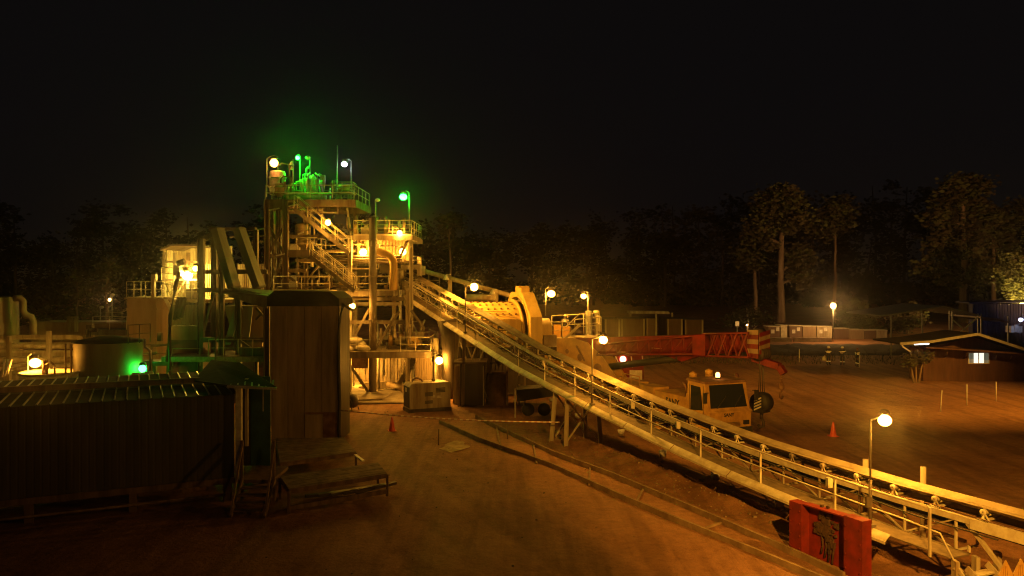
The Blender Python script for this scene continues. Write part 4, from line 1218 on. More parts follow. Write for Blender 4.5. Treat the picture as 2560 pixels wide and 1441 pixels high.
# bund and clutter behind the hut lit by the green lamp
t = thing('green_lit_skid', 'low pump skid beside the green lamp behind the hut', 'skid', G(352, 1060)); c = V((xz(350, 41.5), 41.8, 0))
mb = MB(); mb.bx(c.x - .9, c.x + .7, 41.5, 42.6, 2.2, 2.6); mb.bx(c.x - 1.0, c.x + .8, 41.4, 42.7, 0, 2.2); mb.build('base', 'concrete', t)
mb = MB(); mb.tube(c + V((-.5, 0, 2.9)), c + V((.1, 0, 2.9)), .26, n=14); mb.lathe(c + V((.35, 0, 2.95)), [(.02, -.12), (.3, -.12), (.3, .12), (.02, .12)], 16, V((1, 0, 0))); mb.build('motor', 'white', t)
mb = MB(); mb.path([c + V((.4, 0, 3.1)), c + V((.4, 0, 4.3)), c + V((.1, 0, 4.5)), c + V((.1, 0, 4.9))], .08); mb.build('pipe', 'galv', t)
# ------------------------------------------------------------------ ball mill
rzm = math.radians(20)
mc = P(1291, 828, 59)
ml = thing('ball_mill', 'large yellow ball mill drum with bolted shell and arched gear guard', 'mill', (mc.x, mc.y, 0), rzm)
zc = mc.z
mb = MB(); RS = 2.15
mb.lathe(V((-4.4, 0, zc)), [(.9, -.6), (.95, 0), (RS, .15), (RS, 4.2)], 44, V((1, 0, 0)))
for a in range(26):
    an = 2 * PI * a / 26 + .06
    for k in range(9):
        x = -4.1 + k * .49; n_ = V((0, math.cos(an), math.sin(an)))
        if n_.y > .35: continue
        p = V((x, 0, zc)) + n_ * RS
        mb.m = 1; mb.tube(p - n_ * .02, p + n_ * .075, .085, .07, n=6); mb.m = 0
mb.lathe(V((-.3, 0, zc)), [(RS, -.08), (RS + .22, -.08), (RS + .22, .08), (RS, .08)], 44, V((1, 0, 0)))
mb.build('shell', ['mill', 'rust'], ml, local=True)
def octr(t, r): return min(r / max(1e-6, math.cos(t - k * PI / 4)) for k in range(9) if math.cos(t - k * PI / 4) > .3)
gd = MB(); rows = []
ths = [PI * (-.04 + 1.08 * k / 40) for k in range(41)]
for t_ in ths:
    ri, ro = 2.5, octr(t_, 2.86)
    u = V((0, math.cos(t_), math.sin(t_)))
    rows.append([V((.0, 0, zc)) + u * ri, V((.0, 0, zc)) + u * ro, V((.9, 0, zc)) + u * ro, V((.9, 0, zc)) + u * ri])
gd.sweep(rows)
gd.bx(.0, .9, -2.88, -2.52, .2, zc); gd.bx(.0, .9, 2.52, 2.88, .2, zc)
gd.bx(.15, .8, -.62, .62, zc + 2.84, zc + 3.2); gd.box((.45, -.05, zc + 3.26), (.8, .7, .1))
rows = [[V((-.06, 0, zc)) + V((0, math.cos(t_), math.sin(t_))) * 2.52, V((-.06, 0, zc)) + V((0, math.cos(t_), math.sin(t_))) * 2.66, V((-.004, 0, zc)) + V((0, math.cos(t_), math.sin(t_))) * 2.66, V((-.004, 0, zc)) + V((0, math.cos(t_), math.sin(t_))) * 2.52] for t_ in ths]
gd.sweep(rows)
for t_ in ths[3:-2:5]:
    u = V((0, math.cos(t_), math.sin(t_))); gd.beam(V((.93, 0, zc)) + u * 2.5, V((.93, 0, zc)) + u * 2.84, .06)
gd.box((.0, -2.5, zc - .5), (.3, .5, .5))
gd.build('gear_guard', 'mill', ml, local=True)
mb = MB(); mb.lathe(V((.55, 0, zc)), [(RS, -.25), (2.35, -.25), (2.35, .25), (RS, .25)], 60, V((1, 0, 0)))
for k in range(60):
    a = 2 * PI * k / 60; u = V((0, math.cos(a), math.sin(a))); p = V((.55, 0, zc)) + u * 2.4; mb.beam(p - V((.24, 0, 0)), p + V((.24, 0, 0)), .1)
mb.build('ring_gear', 'steel', ml, local=True)
mb = MB(); mb.lathe(V((1.4, 0, zc)), [(RS, -1.2), (RS, -.3), (.9, .2), (.9, 1.1), (.01, 1.1)], 40, V((1, 0, 0))); mb.build('end_head', 'mill', ml, local=True)
for x in (-5.0, 2.3):
    mb = MB(); mb.bx(x - .7, x + .7, -1.6, 1.6, 0, zc - 1.2); mb.bx(x - .5, x + .5, -1.0, 1.0, zc - 1.2, zc - .3); mb.build('pedestal', 'concrete', ml, local=True)
lv = MB()
for k in range(6): lv.hexa([V((-4.4, -2.35 + .1 * k, zc + 1.75 - .13 * k)) + V(q) for q in ((0, 0, 0), (3.1, 0, 0), (3.1, -.22, -.10), (0, -.22, -.10), (0, 0, .03), (3.1, 0, .03), (3.1, -.22, -.07), (0, -.22, -.07))]) if False else None
for k in range(6):
    y = -2.05 - .10 * k; z = zc + 1.55 - .11 * k
    lv.bx(-4.5 + .22 * k, -1.5 + .16 * k, y - .05, y + .05, z - .02, z + .02)
lv.bx(-3.6, -.62, -2.62, -2.5, zc - .3, zc + .95); lv.build('louvred_box', 'mill', ml, local=True)
# launder pipe sloping away beyond the mill, with its supports
lp = thing('sloping_launder', 'long pale pipe sloping down from the conveyor head towards the mill', 'pipe', P(1125, 800, 66))
mb = MB(); mb.tube(P(1052, 676, 66), P(1300, 746, 66), .20, n=10); mb.tube(P(1164, 744, 66), P(1240, 744, 66), .28, n=10); mb.build('pipe', 'cream', lp)
mb = MB(); mb.box(P(1055, 677, 66), (.5, .7, .75)); mb.build('pipe_box', 'cream2', lp)
for px, py in ((1125, 692), (1241, 728)):
    mb = MB(); mb.beam(P(px, py, 66), V((xz(px, 66), 66, 0)), .3); mb.build('support_post', 'cream', lp)
    mb = MB(); p = P(px - 10, py + 4, 65.7); mb.lathe(p, [(.02, .3), (.1, .2), (.28, -.15), (.01, -.1)], 10); mb.beam(p + V((0, 0, .28)), p + V((.4, 0, .28)), .06); mb.build('bell_hood', 'white', lp)
mb = MB(); mb.rail([P(1072, 715, 66), P(1098, 715, 66)], h=.9, sp=1); mb.build('handrail', 'cream2', lp)
# mill platform
mp_ = thing('mill_platform', 'railed yellow platform with stair right of the mill', 'platform', G(1435, 960))
zp = zT(846, 62)
mb = MB(); mb.bx(xz(1366, 62), xz(1504, 62), 61.8, 65.5, zp - .25, zp); mb.build('deck', 'cream', mp_)
mb = MB(); mb.rail([V((xz(1374, 62), 61.9, zp)), V((xz(1437, 62), 61.9, zp))], h=1.25, sp=1.0, r=.035); mb.rail([V((xz(1437, 62), 61.9, zp + .25)), V((xz(1503, 62), 61.9, zp + .45)), V((xz(1503, 62), 65.4, zp + .45))], h=1.2, sp=.9, r=.035); mb.rail([V((xz(1380, 65), 65.3, zp)), V((xz(1500, 65), 65.3, zp + .2))], h=1.6, sp=1.3, r=.035); mb.build('handrail', 'cream2', mp_)
mb = MB(); mb.beam(P(1412, 848, 61.7), P(1450, 812, 61.7), .08, .2); mb.tube(P(1412, 820, 61.7), P(1450, 784, 61.7), .035); mb.build('stair_flight', 'cream2', mp_)
for px in (1372, 1437, 1500):
    mb = MB(); mb.beam((xz(px, 62), 62, 0), (xz(px, 62), 62, zp - .25), .25); mb.build('leg', 'cream', mp_)
mb = MB(); mb.bx(xz(1384, 63.5), xz(1402, 63.5), 63.2, 64, zp, zp + .95); mb.bx(xz(1404, 63.5), xz(1425, 63.5), 63.2, 64.2, zp, zp + .8); mb.build('gearbox', 'yellow', mp_)
mb = MB(); mb.lathe(P(1472, 846, 66), [(.28, 0), (.28, 2.2), (.3, 2.25), (.01, 2.3)], 16); single(mb, 'silver_cylinder', 'galv', 'dark silver cylinder standing behind the mill platform rails', 'cylinder')
mb = MB(); mb.lathe(P(1491, 846, 66.5), [(.16, 0), (.16, 2.0), (.26, 2.05), (.26, 2.3), (.01, 2.34)], 14); single(mb, 'capped_vent', 'cream2', 'pale capped vent pipe right of the silver cylinder', 'vent')
t = thing('platform_worker', 'person in a helmet standing behind the mill platform rail', 'person', V((xz(1413, 64), 64, zp)))
PLATW = t

# ------------------------------------------------------------------ generator, sheds and tanks under the conveyor
gn = thing('generator_set', 'pale boxy diesel generator with a dark end panel and white label', 'generator', G(1068, 1026), math.radians(24))
L_, W2, H2 = 2.6, 1.25, 1.75
mb = MB(); mb.prism([V((-L_ / 2, -W2 / 2, .22)), V((L_ / 2, -W2 / 2, .22)), V((L_ / 2, -W2 / 2, H2 - .12)), V((L_ / 2 - .1, -W2 / 2, H2)), V((-L_ / 2 + .14, -W2 / 2, H2)), V((-L_ / 2, -W2 / 2, H2 - .18))], V((0, W2, 0))); mb.build('canopy', 'cream', gn, local=True)
mb = MB(); mb.bx(-L_ / 2 - .02, -L_ / 2 + .01, -W2 / 2 + .03, W2 / 2 - .03, .3, H2 - .22); mb.build('end_panel', 'black', gn, local=True)
mb = MB(); mb.bx(-L_ / 2 - .05, L_ / 2 + .05, -W2 / 2 - .03, W2 / 2 + .03, 0, .22); mb.build('skid_base', 'darksteel', gn, local=True)
mb = MB(); mb.bx(-L_ / 2 - .028, -L_ / 2 - .021, -.1, .22, 1.2, 1.45); mb.build('label_plate', 'white', gn, local=True)
mb = MB()
for x0, x1, z0, z1 in ((-.35, .15, .95, 1.2), (.35, .95, 1.15, 1.45), (-.35, .15, .5, .7)):
    for k in range(4): z = z0 + (z1 - z0) * k / 4; mb.bx(x0, x1, -W2 / 2 - .012, -W2 / 2 - .002, z, z + (z1 - z0) / 6)
mb.build('vent_louvre', 'black', gn, local=True)
mb = MB(); mb.bx(.4, .75, -W2 / 2 - .008, -W2 / 2 - .002, .8, .95); mb.bx(.15, .3, -W2 / 2 - .02, -W2 / 2 - .002, .85, 1.0); mb.build('door_plate', 'white', gn, local=True)
mb = MB(); mb.path([(-.9, .2, H2), (-.9, .2, H2 + .12), (-.6, .2, H2 + .25), (-.3, .2, H2 + .1), (-.25, .2, H2)], .05); mb.tube((.5, .3, H2), (.5, .3, H2 + .12), .12); mb.build('exhaust', 'rust', gn, local=True)
pole_lamp('amber lamp on a lit square post right behind the generator', P(1098, 902, 53.4), G(1089, 990), 'l_tower', .34, poler=.13)
t = thing('tool_cabin', 'dark open fronted cabin with a lit door edge under the conveyor', 'cabin', G(1180, 1000)); y0 = 50.5
x0, x1 = xz(1150, y0), xz(1210, y0)
mb = MB(); mb.bx(x0, x1, y0, y0 + 2.2, .08, zT(911, y0)); mb.build('wall', 'darksteel', t)
mb = MB(); mb.bx(x0 - .25, x0 - .02, y0 - .02, y0 + .9, .1, zT(914, y0)); mb.build('door', 'cream', t)
mb = MB(); mb.bx(x0 - .4, x1 + .15, y0 - .3, y0 + 2.4, zT(909, y0), zT(905, y0)); mb.build('roof', 'corr', t)
mb = MB(); mb.bx(x1 - .06, x1 - .0, y0 - .35, y0 - .02, .1, zT(915, y0)); mb.build('open_leaf', 'white', t)
mb = MB(); c = V((xz(1242, 51.5), 51.6, 0)); mb.lathe(c, [(.72, 0), (.74, .9), (.72, .92), (.72, 1.9), (.66, 2.0), (.01, 2.05)], 24); single(mb, 'rusty_tank', 'rust', 'upright rusty round tank right of the dark cabin', 'tank', loc=c)
t = thing('pipe_stand', 'thin steel frame with valves right of the rusty tank', 'frame', G(1280, 1000)); mb = MB()
for px in (1268, 1298, 1312): mb.beam((xz(px, 51), 51, 0), (xz(px, 51), 51, zT(912, 51)), .14)
mb.beam(P(1262, 913, 51), P(1318, 913, 51), .12); mb.build('frame', 'cream', t)
mb = MB(); mb.tube(P(1225, 908, 50.8), P(1265, 905, 50.8), .05); mb.tube(P(1240, 905, 50.8), P(1250, 915, 50.8), .12); mb.build('valve', 'steel', t)
mb = MB(); mb.box(P(1300, 950, 51), (.35, .3, .5)); mb.build('control_box', 'steel', t)
t = thing('flat_trailer', 'low black flat trailer with jack legs under the conveyor', 'trailer', G(1340, 1020)); y0 = 46.5
mb = MB(); mb.prism([P(1292, 975, y0), P(1392, 968, y0 + .6), P(1392, 990, y0 + .6), P(1292, 1005, y0)], V((0, 1.6, 0))); mb.build('bed', 'black', t)
for px in (1288, 1385):
    mb = MB(); mb.beam(P(px, 972, y0 - .1), G(px, 1040) * 1.0 if False else V((xz(px, y0 - .1), y0 - .1, 0)), .08); mb.build('jack_leg', 'galv', t)
mb = MB(); mb.bx(xz(1372, 46.4), xz(1384, 46.4), 46.35, 46.42, zT(1003, 46.4), zT(995, 46.4)); mb.build('number_plate', 'white', t)
mb = MB()
for px in (1320, 1360): c = V((xz(px, y0 + .8), y0 + .5, .38)); mb.lathe(c, [(.02, -.1), (.36, -.1), (.38, 0), (.36, .1), (.02, .1)], 16, V((0, 1, 0)))
mb.build('wheel', 'black', t)
mb = MB(); mb.path([P(1120, 800, 54), P(1126, 840, 54), P(1124, 900, 54), P(1131, 960, 54), P(1131, 1000, 54) - UP * .3], .45, 12, rs=[.75, .6, .45, .42, .42]); single(mb, 'dark_duct', 'darksteel', 'large dark upright duct right of the generator post', 'duct')
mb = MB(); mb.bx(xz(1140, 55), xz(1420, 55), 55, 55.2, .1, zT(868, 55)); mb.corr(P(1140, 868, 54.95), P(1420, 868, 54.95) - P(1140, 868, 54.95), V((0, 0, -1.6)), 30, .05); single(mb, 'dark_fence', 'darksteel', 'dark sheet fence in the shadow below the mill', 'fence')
t = thing('drum_fan', 'round drum fan on a tubular stand by the plant slab', 'fan', G(881, 1024), math.radians(35)); 
mb = MB(); mb.lathe(V((0, 0, .52)), [(.30, -.2), (.40, -.2), (.42, 0), (.40, .2), (.30, .2), (.28, .0)], 24, V((1, 0, 0))); mb.build('drum', 'darksteel', t, local=True)
mb = MB()
for k in range(5): a = 2 * PI * k / 5; mb.hexa([V((-.04, 0, .52)) + V((x_, r_ * math.cos(a) + s_ * math.sin(a), r_ * math.sin(a) - s_ * math.cos(a))) for x_, r_, s_ in ((0, .04, -.04), (0, .3, -.1), (.08, .3, .1), (.06, .04, .04), (.01, .04, -.04), (.01, .3, -.1), (.09, .3, .1), (.07, .04, .04))])
mb.build('blade', 'galv', t, local=True)
mb = MB()
for y in (-.36, .36):
    for x in (-.2, .2): mb.tube((x * 1.3, y * 1.1, 0), (x * .6, y, .5), .02)
mb.path([(0, -.38, .5), (0, -.38, .95), (0, .38, .95), (0, .38, .5)], .018); mb.build('stand', 'darksteel', t, local=True)

# ------------------------------------------------------------------ ropes, cones, stakes, tubs
bar = bpy.data.materials.new('striped_tape'); bar.use_nodes = True
nt = bar.node_tree; b = nt.nodes['Principled BSDF']; tcn = nt.nodes.new('ShaderNodeTexCoord'); wv = nt.nodes.new('ShaderNodeTexWave'); wv.inputs['Scale'].default_value = 1.1; wv.bands_direction = 'X'
rp = nt.nodes.new('ShaderNodeValToRGB'); rp.color_ramp.interpolation = 'CONSTANT'; rp.color_ramp.elements[1].position = .5; rp.color_ramp.elements[0].color = (.50, .27, .21, 1); rp.color_ramp.elements[1].color = (.72, .66, .58, 1)
nt.links.new(tcn.outputs['Object'], wv.inputs[0]); nt.links.new(wv.outputs[0], rp.inputs[0]); nt.links.new(rp.outputs[0], b.inputs['Base Color'])
a, b_ = P(851, 1026, 38.7), P(1399, 1056, 38.3)
mb = MB(); mb.path([a.lerp(b_, k / 20) - UP * (.14 * 4 * (k / 20) * (1 - k / 20)) for k in range(21)], .032, 6); single(mb, 'barrier_tape', bar, 'red and white striped barrier tape strung from the clad tower to the trestle', 'barrier tape')
def make_cone():
    t = thing('traffic_cone', 'cone', 'traffic cone', (0, 0, 0), group='orange traffic cones')
    mb = MB(); mb.lathe(V((0, 0, 0)), [(.17, .03), (.045, .72), (.03, .73), (.01, .72)], 16); mb.build('cone_body', 'cone', t)
    mb = MB(); mb.bx(-.22, .22, -.22, .22, 0, .04); mb.build('cone_base', 'cone', t)
    return t


cn = make_cone(); cn.location = G(980, 1078); cn['label'] = 'orange traffic cone just below the striped tape near the generator'
dup(cn, G(2083, 1091), 0, 'orange traffic cone alone in the yard left of the brightest conveyor lamp')
cn.rotation_euler = (0, 0, .3)
def make_stake(h):
    mb = MB(); mb.tube((0, 0, -.1), (.02, .01, h), .035, .03, n=6); return mb


sk1 = single(make_stake(.75), 'marker_stake', 'wood', 'short thin stake beside the pale spill patch', 'stake', 'thin marker stakes'); sk1.location = G(1096, 1112)
dup(sk1, G(1269, 1098), 1.0, 'short thin stake on the far kerb left of the trestle')
fp = single(make_stake(1.3), 'fence_post', 'white', 'leaning thin white post, leftmost of three in the right of the yard', 'post', 'thin posts in the yard'); fp.location = G(2351, 1030); fp.rotation_euler = (0, .06, 0)
for px, py, lab in ((2417, 1012, 'thin white post in the middle of the three at the yard edge'), (2490, 1004, 'thin white post nearest the right edge of the photo'), (1998, 906, 'thin pale post between the crane head and the three workers')):
    o = dup(fp, G(px, py), .4, lab)
mb = MB(); mb.lathe(V((0, 0, 0)), [(.01, .0), (.13, .0), (.19, .26), (.17, .26), (.12, .03), (.01, .03)], 14)
tb = single(mb, 'plastic_tub', 'white', 'tub', 'tub', 'white tubs on the ground under the conveyor')
for i, (px, py, lab) in enumerate(((1553, 1088, 'small white tub farthest along the row under the conveyor'), (1657, 1141, 'white tub under the conveyor, second of the row from the trestle'), (1789, 1200, 'white tub under the middle of the conveyor, third of the row'), (1949, 1272, 'white tub just left above the red steel frame'), (1445, 1046, 'white tub on top of the dark stuff behind the trestle'))):
    loc = G(px, py, .15)
    if i == 0: tb.location = loc; tb['label'] = lab
    else: dup(tb, loc, i, lab)
pw = MB(); pw.tube((0, 0, -.2), (0, 0, 2.35), .09, .085, n=14); pst = single(pw, 'timber_post', 'cream', 'thick pale round post behind the conveyor left of the brightest lamp pole', 'post', 'thick round posts behind the conveyor'); pst.location = V((xz(2164, 25.2), 25.2, 0))
dup(pst, V((xz(2308, 24.2), 24.2, 0)), 0, 'thick pale round post behind the conveyor nearest its lower end')
# red steel frame standing beside the lower end of the conveyor
def Fp(Y, o, z): p = E(Y, o); p.z = z; return p


rf = thing('red_steel_frame', 'red painted steel frame with a mud caked recessed panel at the lower right', 'frame', Fp(22.8, -1.0, 0))
mb = MB(); a, b_ = Fp(24.0, -1.0, 0), Fp(21.6, -1.0, 0); d = (b_ - a).normalized(); n_ = -CN
t0 = 1.50
mb.prism([a, a + d * .48, a + d * .48 - n_ * .34, a - n_ * .34], V((0, 0, t0)))
for k in range(4):
    for q in (.07, .41): mb.tube(a + d * q + n_ * .0 + UP * (.2 + .36 * k), a + d * q + n_ * .03 + UP * (.2 + .36 * k), .03, n=6)
mb.build('side_post', 'redbox', rf)
mb = MB(); mb.prism([b_, b_ - d * .62, b_ - d * .62 - n_ * .34, b_ - n_ * .34], V((0, 0, t0 + .1)))
for k in range(4):
    for q in (.07, .55): mb.tube(b_ - d * q + UP * (.2 + .38 * k), b_ - d * q + n_ * .03 + UP * (.2 + .38 * k), .03, n=6)
mb.build('side_post', 'redbox', rf)
mb = MB(); mb.prism([a + d * .48 - n_ * .30, b_ - d * .62 - n_ * .30, b_ - d * .62 - n_ * .34, a + d * .48 - n_ * .34], V((0, 0, t0 - .05))); mb.build('back_panel', 'redbox', rf)
mb = MB(); mb.prism([a + d * .46 - n_ * .04 + UP * (t0 - .02), b_ - d * .60 - n_ * .04 + UP * (t0 + .02), b_ - d * .6 - n_ * .34 + UP * (t0 + .02), a + d * .46 - n_ * .34 + UP * (t0 - .02)], V((0, 0, .04))); mb.build('top_plate', 'redbox', rf)
mb = MB(); c = a.lerp(b_, .45) - n_ * .27 + UP * .95
for k in range(46):
    q = c + d * R.gauss(0, .17) + UP * (R.gauss(0, .24)) + n_ * R.uniform(0, .03); r = R.uniform(.03, .1)
    mb.hexa([q + d * (sx * r * R.uniform(.5, 1.2)) + n_ * (sy * .03) + UP * (sz * r * R.uniform(.5, 1.4)) for sz in (-1, 1) for sx, sy in ((-1, -1), (1, -1), (1, 1), (-1, 1))])
for k in range(4):
    q = c + d * (-.2 + .13 * k) - UP * .2; mb.path([q, q + d * .04 - UP * .3, q - d * .03 - UP * (.55 + .08 * k)], .03, 6)
mb.build('caked_mud', 'dirtstain', rf)
mb = MB()
for k, (px, dx) in enumerate(((2505, 0), (2545, .05))):
    pass
for i, (px, lab) in enumerate(((2514, 'yellow pointed picket at the bottom right corner, left one'), (2552, 'yellow pointed picket at the bottom right corner, right one'))):
    Yq = 17.6; top = P(px, 1398 if i else 1402, Yq); mb = MB()
    mb.prism([top + V((-.16, 0, -1.0)), top + V((.16, 0, -1.0)), top + V((.17, 0, -.3)), top + V((.02, 0, 0)), top + V((-.15, 0, -.34))], V((0, .05, 0)))
    for k in range(3): mb.beam(top + V((-.1 + .1 * k, -.01, -.9)), top + V((-.03 + .03 * k, -.01, -.12)), .02)
    mb.prism([V((top.x - .06, Yq + .05, 0)), V((top.x + .06, Yq + .05, 0)), V((top.x + .06, Yq + .12, 0)), V((top.x - .06, Yq + .12, 0))], V((0, 0, top.z - .5)))
    single(mb, 'pointed_picket', 'yellow', lab, 'picket', 'yellow pointed pickets', V((top.x, Yq, 0)))
# ------------------------------------------------------------------ text helper
def text_mesh(body, size, m_, name, parent, origin, xdir, ydir, thick=.012, bold=0.0):
    cu = bpy.data.curves.new('lettering_curve', 'FONT'); cu.body = body; cu.size = size; cu.extrude = thick / 2; cu.offset = bold
    o = bpy.data.objects.new('lettering_curve', cu); COL.objects.link(o)
    dg = bpy.context.evaluated_depsgraph_get()
    me = bpy.data.meshes.new_from_object(o.evaluated_get(dg)); bpy.data.objects.remove(o)
    x, y = V(xdir).normalized(), V(ydir).normalized(); z = x.cross(y)
    me.transform(Matrix((x, y, z)).transposed().to_4x4()); me.transform(Matrix.Translation(V(origin)))
    me.materials.clear(); me.materials.append(M[m_])
    t = bpy.data.objects.new(name, me); COL.objects.link(t); t.parent = parent; return t


# ------------------------------------------------------------------ mobile crane (local x forward)
cz = V((10.75, 39.4, 0)); hdg = math.atan2(-.93, .37)
cr = thing('mobile_crane', 'yellow truck crane with red lattice sided boom parked behind the conveyor', 'crane', cz, hdg)
LB = dict(local=True)
mb = MB(); mb.prism([V((0.0, -1.22, .62)), V((.06, -1.22, 1.5)), V((-.10, -1.22, 1.62)), V((-.38, -1.22, 2.86)), V((-1.85, -1.22, 2.92)), V((-1.95, -1.22, .62))], V((0, 2.44, 0)))
mb.build('cab', 'yellow', cr, **LB)
mb = MB(); mb.prism([V((-.32, -1.25, 2.87)), V((-.40, -1.25, 2.97)), V((-1.9, -1.25, 3.02)), V((-1.95, -1.25, 2.9))], V((0, 2.5, 0))); mb.build('cab_roof', 'rust', cr, **LB)
mb = MB(); mb.bx(-2.4, -.9, 1.25, 2.0, 1.30, 1.38); mb.beam((-2.3, 1.3, 1.3), (-2.3, 1.9, .9), .06); mb.beam((-1.0, 1.3, 1.3), (-1.0, 1.9, .9), .06); mb.build('side_step', 'yellow', cr, **LB)
sl = V((-.28, 0, 1.24)).normalized(); nrm = V((sl.z, 0, -sl.x))
w0, w1 = V((-.10, 0, 1.62)) + nrm * .012, V((-.38, 0, 2.86)) + nrm * .012
mb = MB(); A = lambda t, y: w0.lerp(w1, t) + V((0, y, 0))
mb.prism([A(.06, -1.08), A(.06, 1.08), A(.95, 1.0), A(.95, -1.0)], nrm * .015); mb.build('windshield', 'glass', cr, **LB)
mb = MB(); mb.beam(A(.05, -.7) + nrm * .04, A(.5, -.1) + nrm * .04, .03); mb.beam(A(.05, .3) + nrm * .04, A(.5, .8) + nrm * .04, .03); mb.build('wiper', 'black', cr, **LB)
for s_ in (-1, 1):
    mb = MB(); mb.prism([V((-.55, s_ * 1.224, 1.55)), V((-.75, s_ * 1.224, 2.68)), V((-1.55, s_ * 1.224, 2.7)), V((-1.6, s_ * 1.224, 1.45))], V((0, s_ * .012, 0))); mb.build('side_window', 'glass', cr, **LB)
    mb = MB(); mb.beam((.05, s_ * 1.3, 2.5), (.05, s_ * 1.5, 2.5), .04); mb.bx(.02, .1, s_ * 1.42, s_ * 1.62, 2.0, 2.5); mb.build('mirror', 'black', cr, **LB)
    mb = MB(); mb.bx(.02, .09, s_ * .75, s_ * 1.08, .85, 1.05); mb.build('headlight', 'glass', cr, **LB)
for s_ in (-1, 1):
    mb = MB()
    for q_ in (-.5, -1.68): mb.bx(q_ - .012, q_ + .012, s_ * 1.222, s_ * 1.23, 1.0, 2.75)
    mb.bx(-1.68, -.5, s_ * 1.222, s_ * 1.23, .985, 1.015); mb.build('door_seam', 'black', cr, **LB)
    mb = MB(); mb.bx(-1.55, -1.3, s_ * 1.222, s_ * 1.26, 1.3, 1.34); mb.build('door_handle', 'black', cr, **LB)
mb = MB()
for k in range(4): mb.bx(.055, .075, -.55, .55, .78 + .06 * k, .80 + .06 * k)
mb.build('grille', 'black', cr, **LB)
mb = MB(); mb.bx(-.05, .16, -1.22, 1.22, .42, .72); mb.build('bumper', 'black', cr, **LB)
text_mesh('SANY', .24, 'black', 'front_lettering', cr, (.068, -.42, 1.28), (0, 1, 0), (0, 0, 1), bold=.006)
mb = MB(); mb.bx(-5.0, -2.02, -1.2, 1.2, 1.15, 2.0); mb.bx(-2.0 - .02, -1.96, -1.2, 1.2, 1.1, 2.2); mb.build('engine_cover', 'yellow', cr, **LB)
for x0_, x1_, z1_ in ((-6.6, -5.08, 2.12), (-8.7, -6.7, 2.0)):
    mb = MB(); mb.bx(x0_, x1_, -1.22, -.25, 1.43, z1_); mb.bx(x0_ + .1, x1_ - .1, -1.232, -1.221, 1.5, z1_ - .1); mb.build('equipment_locker', 'yellow', cr, **LB)
mb = MB(); mb.rail([(-8.6, -1.15, 2.02), (-6.7, -1.15, 2.02)], h=.5, sp=.9); mb.build('deck_rail', 'yellow', cr, **LB)
mb = MB(); mb.path([(-2.3, -1.0, 2.0), (-2.3, -1.0, 2.5), (-2.6, -1.0, 2.7)], .08, 8); mb.build('exhaust', 'rust', cr, **LB)
text_mesh('SANY', .5, 'black', 'side_lettering', cr, (-3.9, -1.212, 1.42), (1, 0, 0), (0, 0, 1), bold=.012)
mb = MB(); mb.bx(-12.0, -1.0, -.45, .45, .75, 1.12); mb.build('chassis', 'darksteel', cr, **LB)
mb = MB(); mb.bx(-12.0, -5.05, -1.25, 1.25, 1.25, 1.42); mb.bx(-11.8, -9.6, -1.2, 1.2, 1.42, 1.8); mb.bx(-12.1, -11.9, -1.3, 1.3, .5, 1.25); mb.build('deck', 'yellow', cr, **LB)
for x in (-1.3, -2.75, -7.3, -8.7):
    for s_ in (-1, 1):
        mb = MB(); c = V((x, s_ * 1.02, .54)); mb.lathe(c, [(.26, -.17), (.5, -.17), (.54, -.1), (.54, .1), (.5, .17), (.26, .17)], 24, V((0, 1, 0))); wh = mb.build('tyre', 'black', cr, **LB)
        mb = MB(); mb.lathe(c, [(.02, s_ * -.1), (.26, s_ * -.14), (.27, s_ * -.05), (.02, s_ * -.02)], 16, V((0, 1, 0))); r_ = mb.build('rim', 'steel', cr, **LB)
for s_ in (-1, 1):
    for x in (-4.4, -10.6):
        mb = MB(); mb.bx(x - .2, x + .2, s_ * 1.0, s_ * 1.5, .75, 1.1); mb.tube((x, s_ * 1.42, .05), (x, s_ * 1.42, 1.5), .1); mb.lathe(V((x, s_ * 1.42, 0)), [(.25, .02), (.25, .08), (.05, .12)], 14); mb.build('outrigger', 'yellow', cr, **LB)
mb = MB(); mb.lathe(V((-1.15, .1, 3.0)), [(.12, .0), (.12, .06), (.01, .07)], 12); mb.build('beacon_base', 'black', cr, **LB)
mb = MB(); mb.lathe(V((-1.15, .1, 3.07)), [(.11, 0), (.11, .16), (.06, .24), (.01, .25)], 12); mb.build('beacon', 'l_beacon', cr, **LB)
M['l_beacon'].cycles.emission_sampling = 'FRONT'
mb = MB(); mb.bx(-2.5, -2.2, -.7, -.4, 2.0, 3.0); mb.lathe(V((-2.35, -.55, 3.05)), [(.02, -.1), (.18, -.1), (.22, .1), (.02, .22)], 10); mb.bx(-2.5, -2.2, .3, .55, 2.0, 3.1); mb.lathe(V((-2.35, .42, 3.15)), [(.02, -.1), (.18, -.1), (.22, .12), (.02, .22)], 10); mb.beam((-2.35, -.5, 2.75), (-2.35, .4, 2.75), .12); mb.build('boom_rest', 'yellow', cr, **LB)
# superstructure and boom, world coordinates along the slewed boom
tc_ = V((5.2, 49.2, 0)); hdv = V((12.95, 40.8, 0)); u = (hdv - tc_).normalized(); sd = V((u.y, -u.x, 0))    # sd : towards the camera's side or away
if sd.y > 0: sd = -sd


def B(a, o, z): return tc_ + u * a + sd * o + UP * z


